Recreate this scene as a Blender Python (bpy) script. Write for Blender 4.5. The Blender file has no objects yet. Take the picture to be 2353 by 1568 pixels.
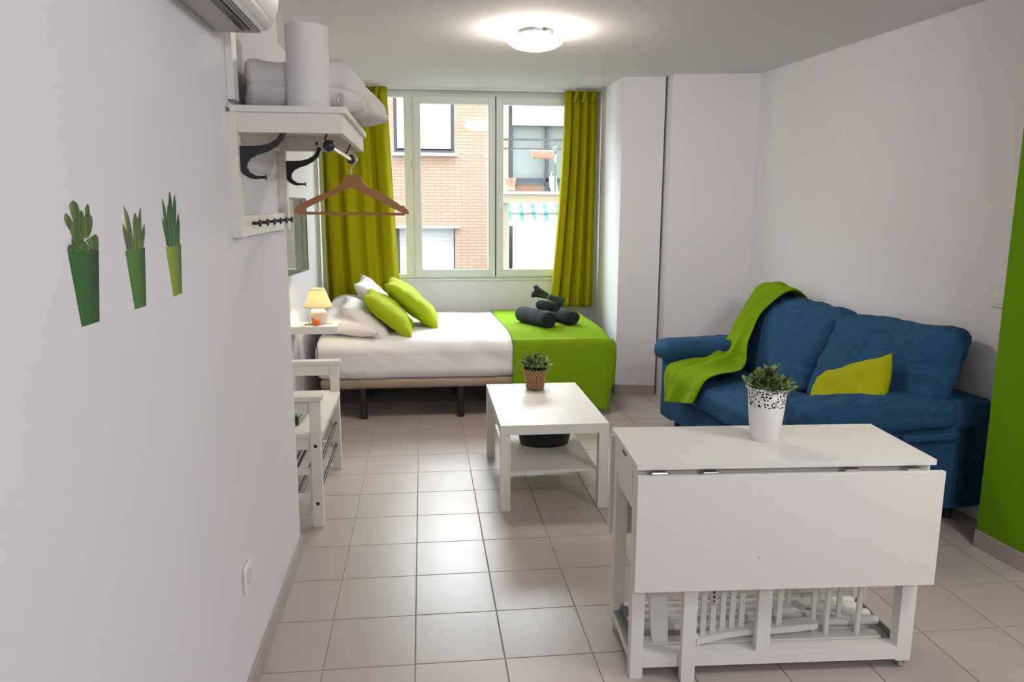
import bpy, bmesh, math, random
from mathutils import Vector, Matrix, noise
random.seed(7)
PI = math.pi
SC = bpy.context.scene
COL = SC.collection

# ------------------------------------------------------------------ camera
cam_d = bpy.data.cameras.new('camera'); cam = bpy.data.objects.new('camera', cam_d); COL.objects.link(cam)
cam_d.sensor_width = 36.0; cam_d.lens = 1761.29 / 2353 * 36.0; cam_d.clip_start = 0.05; cam_d.clip_end = 200
_pi, _ya, _ro = .1762, .1160, .0044
_f = Vector((math.sin(_ya) * math.cos(_pi), math.cos(_ya) * math.cos(_pi), -math.sin(_pi)))
_r = Vector((math.cos(_ya), -math.sin(_ya), 0)); _u = _r.cross(_f)
_r2 = _r * math.cos(_ro) + _u * math.sin(_ro); _u2 = -_r * math.sin(_ro) + _u * math.cos(_ro)
cam.matrix_world = Matrix(((_r2.x, _u2.x, -_f.x, 0), (_r2.y, _u2.y, -_f.y, 0), (_r2.z, _u2.z, -_f.z, 1.5305), (0, 0, 0, 1)))
SC.camera = cam

# ------------------------------------------------------------------ world, exposure
SKY = 22.0
LAMP1, LAMP2, BEDLAMP = 62.0, 105.0, 15.0
w = bpy.data.worlds.new('overcast_sky'); SC.world = w; w.use_nodes = True
bg = w.node_tree.nodes['Background']; bg.inputs[0].default_value = (.86, .94, 1.0, 1); bg.inputs[1].default_value = SKY
SC.view_settings.view_transform = 'Standard'; SC.view_settings.look = 'None'
SC.view_settings.gamma = 1.0; SC.view_settings.use_curve_mapping = False; SC.view_settings.exposure = 0.34
SC.cycles.max_bounces = 6; SC.cycles.diffuse_bounces = 4; SC.cycles.glossy_bounces = 3; SC.cycles.transparent_max_bounces = 10
SC.cycles.use_light_tree = False; SC.cycles.sample_clamp_indirect = 6.0; SC.cycles.caustics_reflective = False; SC.cycles.caustics_refractive = False

# ------------------------------------------------------------------ materials
MATS = {}
def nodes(name):
    m = bpy.data.materials.new(name); m.use_nodes = True; nt = m.node_tree
    return m, nt, nt.nodes['Principled BSDF']
def N(nt, kind, **kw):
    n = nt.nodes.new(kind)
    for k, v in kw.items():
        if k in n.inputs: n.inputs[k].default_value = v
        else: setattr(n, k, v)
    return n
def coords(nt, scale=(1, 1, 1)):
    tc = N(nt, 'ShaderNodeTexCoord'); mp = N(nt, 'ShaderNodeMapping'); mp.inputs['Scale'].default_value = scale
    nt.links.new(tc.outputs['Object'], mp.inputs['Vector']); return mp.outputs['Vector']
def M(name, col, rough=.5, var=.06, nscale=8, bump=0., bscale=150, stretch=(1, 1, 1), rnd=0., metal=0., sheen=0., spec=.5, trans=0.):
    if name in MATS: return MATS[name]
    m, nt, p = nodes(name); L = nt.links
    v = coords(nt, stretch)
    nz = N(nt, 'ShaderNodeTexNoise', Scale=nscale, Detail=2.0); L.new(v, nz.inputs['Vector'])
    mr = N(nt, 'ShaderNodeMapRange'); mr.inputs['To Min'].default_value = 1 - var; mr.inputs['To Max'].default_value = 1 + var
    L.new(nz.outputs['Fac'], mr.inputs['Value']); val = mr.outputs['Result']
    if rnd:
        oi = N(nt, 'ShaderNodeObjectInfo'); m2 = N(nt, 'ShaderNodeMapRange')
        m2.inputs['To Min'].default_value = 1 - rnd; m2.inputs['To Max'].default_value = 1 + rnd
        L.new(oi.outputs['Random'], m2.inputs['Value'])
        mu = N(nt, 'ShaderNodeMath', operation='MULTIPLY'); L.new(val, mu.inputs[0]); L.new(m2.outputs['Result'], mu.inputs[1]); val = mu.outputs[0]
    hs = N(nt, 'ShaderNodeHueSaturation'); hs.inputs['Color'].default_value = (*col, 1); L.new(val, hs.inputs['Value'])
    L.new(hs.outputs['Color'], p.inputs['Base Color'])
    p.inputs['Roughness'].default_value = rough; p.inputs['Metallic'].default_value = metal
    p.inputs['Specular IOR Level'].default_value = spec; p.inputs['Sheen Weight'].default_value = sheen
    if bump:
        b = N(nt, 'ShaderNodeTexNoise', Scale=bscale, Detail=1.0); L.new(v, b.inputs['Vector'])
        bp = N(nt, 'ShaderNodeBump', Strength=bump, Distance=.004); L.new(b.outputs['Fac'], bp.inputs['Height']); L.new(bp.outputs['Normal'], p.inputs['Normal'])
    if trans:
        tr = N(nt, 'ShaderNodeBsdfTranslucent'); L.new(hs.outputs['Color'], tr.inputs['Color'])
        mx = N(nt, 'ShaderNodeMixShader'); mx.inputs[0].default_value = trans
        L.new(p.outputs[0], mx.inputs[1]); L.new(tr.outputs[0], mx.inputs[2]); L.new(mx.outputs[0], nt.nodes['Material Output'].inputs['Surface'])
    MATS[name] = m; return m
def emit(name, col, strength):
    m, nt, p = nodes(name)
    lw = N(nt, 'ShaderNodeTexNoise', Scale=3.0)
    p.inputs['Base Color'].default_value = (.9, .88, .84, 1); p.inputs['Emission Color'].default_value = (*col, 1); p.inputs['Emission Strength'].default_value = strength
    MATS[name] = m; return m

wallp = M('wall_paint', (.80, .782, .83), .85, .012, 3)
ceilp = M('ceiling_paint', (.735, .70, .73), .9, .012, 3)
greenp = M('green_paint', (.105, .25, .001), .85, .03, 3, .12, 260, spec=.12)
tile_m = M('floor_tile_ceramic', (.47, .40, .365), .30, .04, 5, .012, 40, (1, 7, 1), rnd=.03, spec=.55)
grout = M('grout', (.40, .345, .30), .9, .1, 30)
skirt = M('skirting_tile', (.40, .34, .31), .4, .07, 6, .04, 60, (7, 1, 1))
white = M('white_lacquer', (.80, .775, .73), .34, .015, 4)
whitew = M('white_painted_wood', (.80, .765, .70), .42, .03, 6, .05, 60, (8, 8, 1))
upvc = M('white_frame', (.80, .83, .80), .35, .01, 4)
black = M('black_metal', (.012, .012, .016), .38, .1, 20)
blackp = M('black_plastic', (.02, .02, .022), .3, .1, 20)
chrome = M('chrome', (.72, .72, .74), .15, .03, 20, metal=1.)
steel = M('grey_steel', (.27, .30, .29), .35, .08, 30, metal=.6)
plastic = M('white_plastic', (.80, .79, .77), .3, .01, 4)
acgrey = M('grey_plastic', (.42, .40, .39), .35, .03, 4)
curt = M('olive_curtain_cloth', (.38, .345, .004), .8, .05, 40, .25, 500, (1, 1, .3), spec=.12, trans=.28)
sheetm = M('white_cotton', (.84, .83, .85), .8, .015, 10, .15, 300)
pilm = M('white_pillow_cotton', (.84, .82, .82), .8, .02, 20, .2, 260)
greigem = M('pillow_protector_cotton', (.72, .68, .67), .8, .03, 20, .2, 260)
gpil = M('lime_cushion_cloth', (.38, .47, .008), .75, .10, 90, .3, 350, spec=.15)
gblank = M('green_fleece', (.185, .325, .010), .95, .06, 120, .5, 450, spec=.08)
gthrow = M('green_knit', (.205, .36, .006), .9, .10, 60, .7, 300, (1, 6, 1), spec=.1)
gcush = M('olive_cushion_cloth', (.35, .365, .004), .8, .06, 70, .3, 350, spec=.12)
beige = M('bed_base_fabric', (.34, .26, .185), .8, .06, 60, .3, 400)
towelm = M('charcoal_towel', (.020, .026, .036), .95, .3, 120, .9, 400, sheen=.12, spec=.1)
leafm = M('leaf_green', (.17, .24, .075), .5, .2, 60, rnd=.5)
leafm2 = M('leaf_dark_green', (.17, .25, .075), .45, .2, 60, rnd=.55)
stemm = M('stem_green', (.12, .18, .04), .6, .1, 30)
soil = M('soil', (.03, .022, .015), .95, .3, 40, .6, 120)
wood = M('hanger_beech', (.36, .15, .05), .45, .15, 10, .05, 60, (2, 2, 14))
wick = M('wicker', (.50, .27, .125), .55, .30, 45, .2, 200)
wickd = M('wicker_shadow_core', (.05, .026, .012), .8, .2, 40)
paper = M('paper_towel', (.78, .74, .73), .95, .02, 30, .5, 220)
shade_m = M('lamp_shade_fabric', (.88, .84, .64), .8, .03, 120, .2, 500, trans=.55)
ceramic = M('lamp_ceramic', (.82, .74, .66), .35, .02, 8)
orange = M('orange_petal', (.90, .15, .012), .6, .15, 60)
terra = M('terracotta', (0.390, 0.210, 0.144), .8, .1, 20)
plaster = M('facade_plaster', (0.432, 0.360, 0.270), .9, .06, 3)
fwhite = M('facade_white', (0.492, 0.492, 0.492), .7, .02, 4)
fdark = M('facade_dark_frame', (0.072, 0.078, 0.102), .5, .1, 10)
asph = M('street_asphalt', (.12, .12, .12), .9, .1, 5)

def denim():
    m, nt, p = nodes('blue_denim'); L = nt.links
    v = coords(nt, (14, 14, 170)); a = N(nt, 'ShaderNodeTexNoise', Scale=1.6, Detail=3.0); L.new(v, a.inputs['Vector'])
    v2 = coords(nt, (60, 60, 60)); b = N(nt, 'ShaderNodeTexNoise', Scale=6.0, Detail=2.0); L.new(v2, b.inputs['Vector'])
    ad = N(nt, 'ShaderNodeMath', operation='ADD'); L.new(a.outputs['Fac'], ad.inputs[0]); L.new(b.outputs['Fac'], ad.inputs[1])
    cr = N(nt, 'ShaderNodeValToRGB'); cr.color_ramp.elements[0].position = .32; cr.color_ramp.elements[1].position = .72
    cr.color_ramp.elements[0].color = (.008, .036, .090, 1); cr.color_ramp.elements[1].color = (.032, .105, .215, 1)
    hf = N(nt, 'ShaderNodeMath', operation='MULTIPLY'); hf.inputs[1].default_value = .5; L.new(ad.outputs[0], hf.inputs[0]); L.new(hf.outputs[0], cr.inputs[0])
    L.new(cr.outputs[0], p.inputs['Base Color']); p.inputs['Roughness'].default_value = .9; p.inputs['Specular IOR Level'].default_value = .12
    bp = N(nt, 'ShaderNodeBump', Strength=.35, Distance=.003); L.new(hf.outputs[0], bp.inputs['Height']); L.new(bp.outputs[0], p.inputs['Normal'])
    MATS['denim'] = m; return m
denim_m = denim()
def brick():
    m, nt, p = nodes('facade_brick'); L = nt.links
    tc = N(nt, 'ShaderNodeTexCoord'); sp = N(nt, 'ShaderNodeSeparateXYZ'); cb = N(nt, 'ShaderNodeCombineXYZ')
    L.new(tc.outputs['Object'], sp.inputs[0]); L.new(sp.outputs['X'], cb.inputs['X']); L.new(sp.outputs['Z'], cb.inputs['Y'])
    br = N(nt, 'ShaderNodeTexBrick'); br.inputs['Scale'].default_value = 1.0
    br.inputs['Brick Width'].default_value = .26; br.inputs['Row Height'].default_value = .062; br.inputs['Mortar Size'].default_value = .010
    br.inputs['Color1'].default_value = (0.360, 0.234, 0.168, 1); br.inputs['Color2'].default_value = (0.408, 0.276, 0.204, 1); br.inputs['Mortar'].default_value = (.265, .18, .14, 1)
    L.new(cb.outputs[0], br.inputs['Vector']); L.new(br.outputs['Color'], p.inputs['Base Color']); p.inputs['Roughness'].default_value = .9
    bp = N(nt, 'ShaderNodeBump', Strength=.3, Distance=.01); L.new(br.outputs['Fac'], bp.inputs['Height']); bp.invert = True; L.new(bp.outputs[0], p.inputs['Normal'])
    return m
brick_m = brick()
def shutter():
    m, nt, p = nodes('white_shutter_slats'); L = nt.links
    wv = N(nt, 'ShaderNodeTexWave', Scale=3.6); wv.bands_direction = 'Z'; L.new(coords(nt), wv.inputs['Vector'])
    cr = N(nt, 'ShaderNodeValToRGB'); cr.color_ramp.elements[0].color = (0.456, 0.468, 0.480, 1); cr.color_ramp.elements[1].color = (0.528, 0.534, 0.540, 1); cr.color_ramp.elements[1].position = .25
    L.new(wv.outputs['Fac'], cr.inputs[0]); L.new(cr.outputs[0], p.inputs['Base Color']); p.inputs['Roughness'].default_value = .6
    return m
shut_m = shutter()
def glass():
    m, nt, p = nodes('window_glass'); L = nt.links; nt.nodes.remove(p)
    t = N(nt, 'ShaderNodeBsdfTransparent'); t.inputs[0].default_value = (.95, .97, .96, 1)
    g = N(nt, 'ShaderNodeBsdfGlossy'); g.inputs['Roughness'].default_value = .01
    f = N(nt, 'ShaderNodeFresnel'); ge = N(nt, 'ShaderNodeNewGeometry'); mi = N(nt, 'ShaderNodeMapRange'); mi.inputs['To Min'].default_value = 1.5; mi.inputs['To Max'].default_value = 1 / 1.5
    L.new(ge.outputs['Backfacing'], mi.inputs['Value']); L.new(mi.outputs['Result'], f.inputs[0])
    mx = N(nt, 'ShaderNodeMixShader'); L.new(f.outputs[0], mx.inputs[0]); L.new(t.outputs[0], mx.inputs[1]); L.new(g.outputs[0], mx.inputs[2])
    L.new(mx.outputs[0], nt.nodes['Material Output'].inputs['Surface']); return m
glass_m = glass()
def screen():
    m, nt, p = nodes('tv_screen_glass')
    nz = N(nt, 'ShaderNodeTexNoise', Scale=2.0); mr = N(nt, 'ShaderNodeMapRange'); mr.inputs['To Min'].default_value = .006; mr.inputs['To Max'].default_value = .012
    nt.links.new(nz.outputs['Fac'], mr.inputs['Value']); nt.links.new(mr.outputs['Result'], p.inputs['Roughness'])
    p.inputs['Base Color'].default_value = (.012, .013, .015, 1); p.inputs['Specular IOR Level'].default_value = .9; return m
screen_m = screen()
def awning():
    m, nt, p = nodes('striped_awning_cloth'); L = nt.links
    tc = N(nt, 'ShaderNodeTexCoord'); sp = N(nt, 'ShaderNodeSeparateXYZ'); L.new(tc.outputs['Object'], sp.inputs[0])
    md = N(nt, 'ShaderNodeMath', operation='PINGPONG'); md.inputs[1].default_value = .122; L.new(sp.outputs['X'], md.inputs[0])
    cr = N(nt, 'ShaderNodeValToRGB'); cr.color_ramp.interpolation = 'CONSTANT'; e = cr.color_ramp.elements
    e[0].color = (0.030, 0.228, 0.204, 1); e[1].position = .035; e[1].color = (.30, .28, .245, 1)
    x = e.new(.075); x.color = (0.336, 0.276, 0.204, 1); x = e.new(.09); x.color = (.30, .28, .245, 1)
    L.new(md.outputs[0], cr.inputs[0]); L.new(cr.outputs[0], p.inputs['Base Color']); p.inputs['Roughness'].default_value = .9; return m
awn_m = awning()
def lace(name, col, scale, thr, zlo, zhi):
    """painted metal with a band of punched round holes between two heights"""
    m, nt, p = nodes(name); L = nt.links
    tc = N(nt, 'ShaderNodeTexCoord'); vo = N(nt, 'ShaderNodeTexVoronoi', Scale=scale); L.new(tc.outputs['Object'], vo.inputs['Vector'])
    lt = N(nt, 'ShaderNodeMath', operation='LESS_THAN'); lt.inputs[1].default_value = thr; L.new(vo.outputs['Distance'], lt.inputs[0])
    sp = N(nt, 'ShaderNodeSeparateXYZ'); L.new(tc.outputs['Object'], sp.inputs[0])
    a = N(nt, 'ShaderNodeMath', operation='GREATER_THAN'); a.inputs[1].default_value = zlo; L.new(sp.outputs['Z'], a.inputs[0])
    b = N(nt, 'ShaderNodeMath', operation='LESS_THAN'); b.inputs[1].default_value = zhi; L.new(sp.outputs['Z'], b.inputs[0])
    c = N(nt, 'ShaderNodeMath', operation='MULTIPLY'); L.new(a.outputs[0], c.inputs[0]); L.new(b.outputs[0], c.inputs[1])
    d = N(nt, 'ShaderNodeMath', operation='MULTIPLY'); L.new(c.outputs[0], d.inputs[0]); L.new(lt.outputs[0], d.inputs[1])
    t = N(nt, 'ShaderNodeBsdfTransparent'); mx = N(nt, 'ShaderNodeMixShader')
    p.inputs['Base Color'].default_value = (*col, 1); p.inputs['Roughness'].default_value = .4
    L.new(d.outputs[0], mx.inputs[0]); L.new(p.outputs[0], mx.inputs[1]); L.new(t.outputs[0], mx.inputs[2])
    L.new(mx.outputs[0], nt.nodes['Material Output'].inputs['Surface']); return m
lace_m = lace('white_lace_metal', (.82, .80, .79), 125, .42, .120, .180)
trayrim_m = lace('black_lace_rim', (.015, .015, .017), 70, .30, .045, .075)
def printed(name, c0, c1, c2, y0, y1):
    """flat print on a sticker: colour runs across its width"""
    m, nt, p = nodes(name); L = nt.links
    tc = N(nt, 'ShaderNodeTexCoord'); sp = N(nt, 'ShaderNodeSeparateXYZ'); L.new(tc.outputs['Object'], sp.inputs[0])
    mr = N(nt, 'ShaderNodeMapRange'); mr.inputs['From Min'].default_value = y0; mr.inputs['From Max'].default_value = y1; L.new(sp.outputs['Y'], mr.inputs['Value'])
    cr = N(nt, 'ShaderNodeValToRGB'); e = cr.color_ramp.elements; e[0].color = (*c0, 1); e[1].color = (*c2, 1); e[1].position = .95
    x = e.new(.5); x.color = (*c1, 1); L.new(mr.outputs['Result'], cr.inputs[0])
    L.new(cr.outputs[0], p.inputs['Base Color']); p.inputs['Roughness'].default_value = .6; return m

# ------------------------------------------------------------------ mesh helpers
class B:
    def __init__(s): s.v = []; s.f = []
    def add(s, vs, fs):
        o = len(s.v); s.v += [tuple(x) for x in vs]; s.f += [tuple(i + o for i in f) for f in fs]; return s
    def box(s, x0, x1, y0, y1, z0, z1):
        return s.add([(x, y, z) for x in (x0, x1) for y in (y0, y1) for z in (z0, z1)],
                     [(0, 1, 3, 2), (4, 6, 7, 5), (0, 4, 5, 1), (2, 3, 7, 6), (0, 2, 6, 4), (1, 5, 7, 3)])
    def obox(s, O, ex, ey, ez):
        O, ex, ey, ez = map(Vector, (O, ex, ey, ez))
        return s.add([O + ex * a + ey * b + ez * c for a in (0, 1) for b in (0, 1) for c in (0, 1)],
                     [(0, 1, 3, 2), (4, 6, 7, 5), (0, 4, 5, 1), (2, 3, 7, 6), (0, 2, 6, 4), (1, 5, 7, 3)])
    def grid(s, fn, nu, nv, wrapu=False):
        o = len(s.v); cu = nu if wrapu else nu + 1
        for i in range(cu):
            for j in range(nv + 1): s.v.append(tuple(fn(i / nu, j / nv)))
        for i in range(nu):
            for j in range(nv):
                a = o + i * (nv + 1) + j; b = o + ((i + 1) % cu) * (nv + 1) + j
                s.f.append((a, b, b + 1, a + 1))
        return s
    def lathe(s, prof, c=(0, 0, 0), n=32, sx=1, sy=1):
        return s.grid(lambda a, t: (c[0] + sx * pr(prof, t)[0] * math.cos(2 * PI * a), c[1] + sy * pr(prof, t)[0] * math.sin(2 * PI * a), c[2] + pr(prof, t)[1]), n, len(prof) - 1, True)
    def tube(s, pts, r, n=10, cap=True):
        pts = [Vector(p) for p in pts]; rr = r if isinstance(r, (list, tuple)) else [r] * len(pts)
        o = len(s.v); up = None
        for i, p in enumerate(pts):
            t = (pts[min(i + 1, len(pts) - 1)] - pts[max(i - 1, 0)]).normalized()
            if up is None: up = t.orthogonal().normalized()
            up = (up - t * up.dot(t)).normalized(); sd = t.cross(up)
            for k in range(n):
                a = 2 * PI * k / n; s.v.append(tuple(p + (up * math.cos(a) + sd * math.sin(a)) * rr[i]))
        for i in range(len(pts) - 1):
            for k in range(n):
                a = o + i * n + k; b = o + i * n + (k + 1) % n; s.f.append((a, b, b + n, a + n))
        if cap:
            s.f.append(tuple(o + k for k in reversed(range(n)))); e = o + (len(pts) - 1) * n; s.f.append(tuple(e + k for k in range(n)))
        return s
    def cyl(s, p, q, r, n=16): return s.tube([p, q], r, n)
    def prism(s, poly, fn):
        """poly: 2D outline; fn(a, b, k) -> 3D for k in 0/1"""
        n = len(poly); vs = [fn(a, b, 0) for a, b in poly] + [fn(a, b, 1) for a, b in poly]
        return s.add(vs, [tuple(reversed(range(n))), tuple(range(n, 2 * n))] + [(i, (i + 1) % n, (i + 1) % n + n, i + n) for i in range(n)])
    def ball(s, c, r, n=14, sc=(1, 1, 1)):
        return s.grid(lambda a, t: (c[0] + sc[0] * r * math.sin(PI * t) * math.cos(2 * PI * a), c[1] + sc[1] * r * math.sin(PI * t) * math.sin(2 * PI * a), c[2] - sc[2] * r * math.cos(PI * t)), n, n // 2 + 2, True)
    def rbox(s, lo, hi, r, n=10, fn=None):
        """box with rounded edges, n x n per side; fn(p, normal) moves points"""
        lo, hi = Vector(lo), Vector(hi); c = (lo + hi) / 2; h = (hi - lo) / 2; key = {}; o0 = len(s.v)
        rv = Vector((min(r, h.x * .98), min(r, h.y * .98), min(r, h.z * .98)))
        def put(p):
            k = tuple(round(x, 5) for x in p)
            if k in key: return key[k]
            q = Vector(p); inn = Vector([max(-(h[i] - rv[i]), min(h[i] - rv[i], q[i])) for i in range(3)])
            d = Vector([(q[i] - inn[i]) / max(rv[i], 1e-6) for i in range(3)])
            nn = d.normalized() if d.length > 1e-9 else Vector((0, 0, 1))
            P = inn + Vector([nn[i] * rv[i] for i in range(3)]) + c
            if fn: P = fn(P, nn)
            s.v.append(tuple(P)); key[k] = len(s.v) - 1; return key[k]
        def stops(i):
            e = rv[i] / h[i]; base = [-1, -1 + e * .25, -1 + e * .6, -1 + e]; m = max(2, n)
            mid = [(-1 + e) + (2 - 2 * e) * k / m for k in range(1, m)]
            return base + mid + [-x for x in reversed(base)]
        for ax in range(3):
            a, b = (ax + 1) % 3, (ax + 2) % 3; A, Bs = stops(a), stops(b)
            for sg in (-1, 1):
                for i in range(len(A) - 1):
                    for j in range(len(Bs) - 1):
                        q = []
                        for (x, y) in ((A[i], Bs[j]), (A[i + 1], Bs[j]), (A[i + 1], Bs[j + 1]), (A[i], Bs[j + 1])):
                            p = [0, 0, 0]; p[ax] = sg * h[ax]; p[a] = x * h[a]; p[b] = y * h[b]; q.append(put(p))
                        if sg < 0: q.reverse()
                        if len(set(q)) > 2: s.f.append(tuple(dict.fromkeys(q)))
        return s
    def mesh(s, name, mat, smooth=False, bevel=0, ang=40):
        me = bpy.data.meshes.new(name); me.from_pydata(s.v, [], s.f); bm = bmesh.new(); bm.from_mesh(me)
        bmesh.ops.recalc_face_normals(bm, faces=bm.faces)
        if bevel:
            ed = [e for e in bm.edges if len(e.link_faces) == 2 and e.calc_face_angle(0) > .6]
            bmesh.ops.bevel(bm, geom=ed, offset=bevel, segments=2, affect='EDGES', profile=.6, clamp_overlap=True)
        bm.to_mesh(me); bm.free(); me.materials.append(mat)
        if smooth or bevel:
            me.shade_smooth(); me.set_sharp_from_angle(angle=math.radians(ang if smooth else 14))
        return me
    def build(s, name, mat, parent=None, smooth=False, bevel=0, ang=40, solid=0):
        o = bpy.data.objects.new(name, s.mesh(name, mat, smooth, bevel, ang)); COL.objects.link(o)
        if parent: o.parent = parent
        if solid:
            md = o.modifiers.new('thickness', 'SOLIDIFY'); md.thickness = solid; md.offset = 0
        return o
def pr(prof, t):
    i = int(round(t * (len(prof) - 1))); return prof[i]
def tag(o, label=None, cat=None, group=None, kind=None):
    for k, v in (('label', label), ('category', cat), ('group', group), ('kind', kind)):
        if v: o[k] = v
    return o
def thing(name, label, cat, loc=(0, 0, 0), rz=0, group=None, mat=None):
    o = bpy.data.objects.new(name, None); COL.objects.link(o); o.empty_display_size = .05
    if mat is not None: o.matrix_world = mat
    else: o.location = loc; o.rotation_euler = (0, 0, rz)
    return tag(o, label, cat, group)
def struct(name, b, m, label, **k):
    return tag(b.build(name, m, **k), label, None, None, 'structure')
def part(name, o, parent, m=None):
    c = o.copy(); c.name = name; COL.objects.link(c); c.parent = parent
    return c
def inst(name, me, parent, mw):
    o = bpy.data.objects.new(name, me); COL.objects.link(o); o.parent = parent; o.matrix_local = mw; return o
def basis(o, x, y):
    """matrix with origin o, first axis along x, second in the x-y plane"""
    x = Vector(x).normalized(); z = x.cross(Vector(y)).normalized(); y = z.cross(x)
    return Matrix(((x.x, y.x, z.x, o[0]), (x.y, y.y, z.y, o[1]), (x.z, y.z, z.z, o[2]), (0, 0, 0, 1)))
def nz(x, y, z=0, s=1.): return noise.noise(Vector((x * s, y * s, z * s)))
def crom(P, t):
    n = len(P) - 1; f = min(max(t, 0), 1) * n; i = min(int(f), n - 1); f -= i
    p0, p1, p2, p3 = (Vector(P[max(i - 1, 0)]), Vector(P[i]), Vector(P[i + 1]), Vector(P[min(i + 2, n)]))
    return .5 * ((2 * p1) + (p2 - p0) * f + (2 * p0 - 5 * p1 + 4 * p2 - p3) * f * f + (3 * p1 - p0 - 3 * p2 + p3) * f ** 3)

# ================================================================== THE ROOM
H = 2.50
XL, XF = -.56, -.86                     # near left wall, deeper left wall
YW = 6.85                               # window wall
fl = struct('floor', B().box(-1.2, 4.4, -2.7, 1.72, -.12, 0).box(-1.2, 4.4, 1.72, 7.0, -.12, -.0035), grout, 'beige ceramic tiled floor')
TX, TY, TX0, TY0 = .3056, .316, -.3533, 2.3784
tm = B().box(.0022, TX - .0022, .0022, TY - .0022, -.012, 0).mesh('floor_tile', tile_m, bevel=.0012)
for i in range(-2, 11):
    for j in range(-2, 15):
        inst('floor_tile', tm, fl, Matrix.Translation((TX0 + i * TX, TY0 + j * TY, 0)))
struct('ceiling', B().box(-1.3, 4.5, -2.8, 7.1, H, H + .2), ceilp, 'white flat ceiling')
struct('wall_left', B().box(-.95, XL, -2.8, 3.29, -.05, H), wallp, 'white wall beside the camera with plant stickers')
struct('wall_left_far', B().box(-1.1, XF, 3.0, 7.1, -.05, H), wallp, 'white wall at the head of the bed behind the television')
WX0, WX1, WZ0, WZ1 = -.72, 1.42, .885, 2.465
struct('wall_window', B().box(XF - .2, WX0, YW, YW + .25, -.05, H).box(WX1, 1.8, YW, YW + .25, -.05, H)
       .box(WX0, WX1, YW, YW + .25, -.05, WZ0).box(WX0, WX1, YW, YW + .25, WZ1, H), wallp, 'white wall around the window')
def wallprism(pts, z0=-.05, z1=H): return B().prism(pts, lambda a, b, k: (a, b, z1 if k else z0))
struct('wall_alcove', wallprism([(1.552, 6.0), (1.87, 5.945), (1.87, 7.0), (1.552, 7.0)]), wallp, 'white wall block at the foot of the bed')
struct('wall_back', wallprism([(1.87, 7.0), (1.893, 5.84), (2.52, 5.70), (2.9, 5.70), (2.9, 7.0)]), wallp, 'white wall behind the far end of the sofa')
struct('wall_right', wallprism([(2.52, 5.70), (2.745, 2.9), (3.1, 2.9), (3.1, 5.9), (2.52, 5.9)]), wallp, 'white wall behind the back of the sofa')
struct('wall_green', wallprism([(2.497, 3.035), (2.585, 2.0), (2.95, 2.0), (2.95, 3.035)]), greenp, 'bright green painted wall end')
struct('wall_rear', B().box(-1.2, 4.5, -2.8, -2.6, -.05, H), wallp, 'white wall behind the camera')
struct('wall_kitchen', B().box(4.2, 4.4, -2.8, 2.2, -.05, H).box(2.9, 4.4, 2.0, 2.2, -.05, H), wallp, 'white wall on the side of the kitchen')

def skirting(name, pts, label, step=.40, h=.078, t=.011):
    """row of skirting tiles along a floor line; the first point is where the row starts"""
    root = None; seg = []
    for (a, b) in zip(pts[:-1], pts[1:]):
        a, b = Vector((*a, 0)), Vector((*b, 0)); d = b - a; L = d.length; d.normalize(); nrm = Vector((d.y, -d.x, 0)); x = 0
        while x < L - 1e-4:
            e = min(step, L - x)
            seg.append((a + d * (x + .0012), d * (e - .0024), nrm * t)); x += step
    base = B()
    for (o, d, n) in seg: base.obox(o, d, n * .7, (0, 0, h - .003))
    root = struct(name, base, grout, label)
    for (o, d, n) in seg:
        B().obox(o, d, n, (0, 0, h)).build('skirting_tile', skirt, root, bevel=.0025)
skirting('baseboard_left', [(XL, 1.6), (XL, 3.29)], 'beige skirting tiles along the sticker wall')
skirting('baseboard_alcove', [(1.552, 6.80), (1.552, 6.0), (1.87, 5.945)][::1], 'beige skirting tiles around the wall at the foot of the bed')
skirting('baseboard_back', [(1.893, 5.84), (2.52, 5.70)], 'beige skirting tiles behind the sofa')
skirting('baseboard_green', [(2.585, 2.0), (2.497, 3.035)][::-1], 'beige skirting tiles below the green wall', step=.45)

# ================================================================== WINDOW
win = tag(bpy.data.objects.new('window_1', None), 'white framed window with two hinged sashes and a fixed side pane', None, None, 'structure'); COL.objects.link(win)
fy0, fy1 = YW - .012, YW + .06
B().box(WX0, WX1, fy0, fy1, WZ1 - .035, WZ1).box(WX0, WX1, fy0, fy1, WZ0, WZ0 + .035).box(WX0, WX0 + .04, fy0, fy1, WZ0 + .035, WZ1 - .035).box(WX1 - .04, WX1, fy0, fy1, WZ0 + .035, WZ1 - .035).build('window_frame', upvc, win, bevel=.003)
B().box(-.143, -.065, fy0, fy1, WZ0 + .035, WZ1 - .035).build('window_post', upvc, win, bevel=.003)
B().box(-.66, -.14, YW + .025, YW + .031, WZ0 + .02, WZ1 - .02).build('pane', glass_m, win)
B().box(WX0 - .03, WX1 + .03, YW - .016, YW + .0, WZ0 - .022, WZ0 - .004).build('window_sill', upvc, win, bevel=.003)
def sash(x0, x1, hx, hside):
    z0, z1, t = WZ0 + .014, WZ1 - .026, .062
    s = B().box(x0, x0 + t, fy0 - .022, fy0 + .03, z0, z1).box(x1 - t, x1, fy0 - .022, fy0 + .03, z0, z1).box(x0 + t, x1 - t, fy0 - .022, fy0 + .03, z0, z0 + t).box(x0 + t, x1 - t, fy0 - .022, fy0 + .03, z1 - t, z1).build('sash', upvc, win, bevel=.004)
    B().box(x0 + t - .01, x1 - t + .01, YW + .0, YW + .006, z0 + t - .01, z1 - t + .01).build('pane', glass_m, s)
    for zc in (z0 + .12, (z0 + z1) / 2 + .2, z1 - .12):
        B().cyl((hx, fy0 - .018, zc - .03), (hx, fy0 - .018, zc + .03), .007, 10).build('hinge', upvc, s, smooth=True)
    return s
s1 = sash(-.065, .640, -.070, -1); s2 = sash(.650, 1.385, 1.39, 1)
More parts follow.
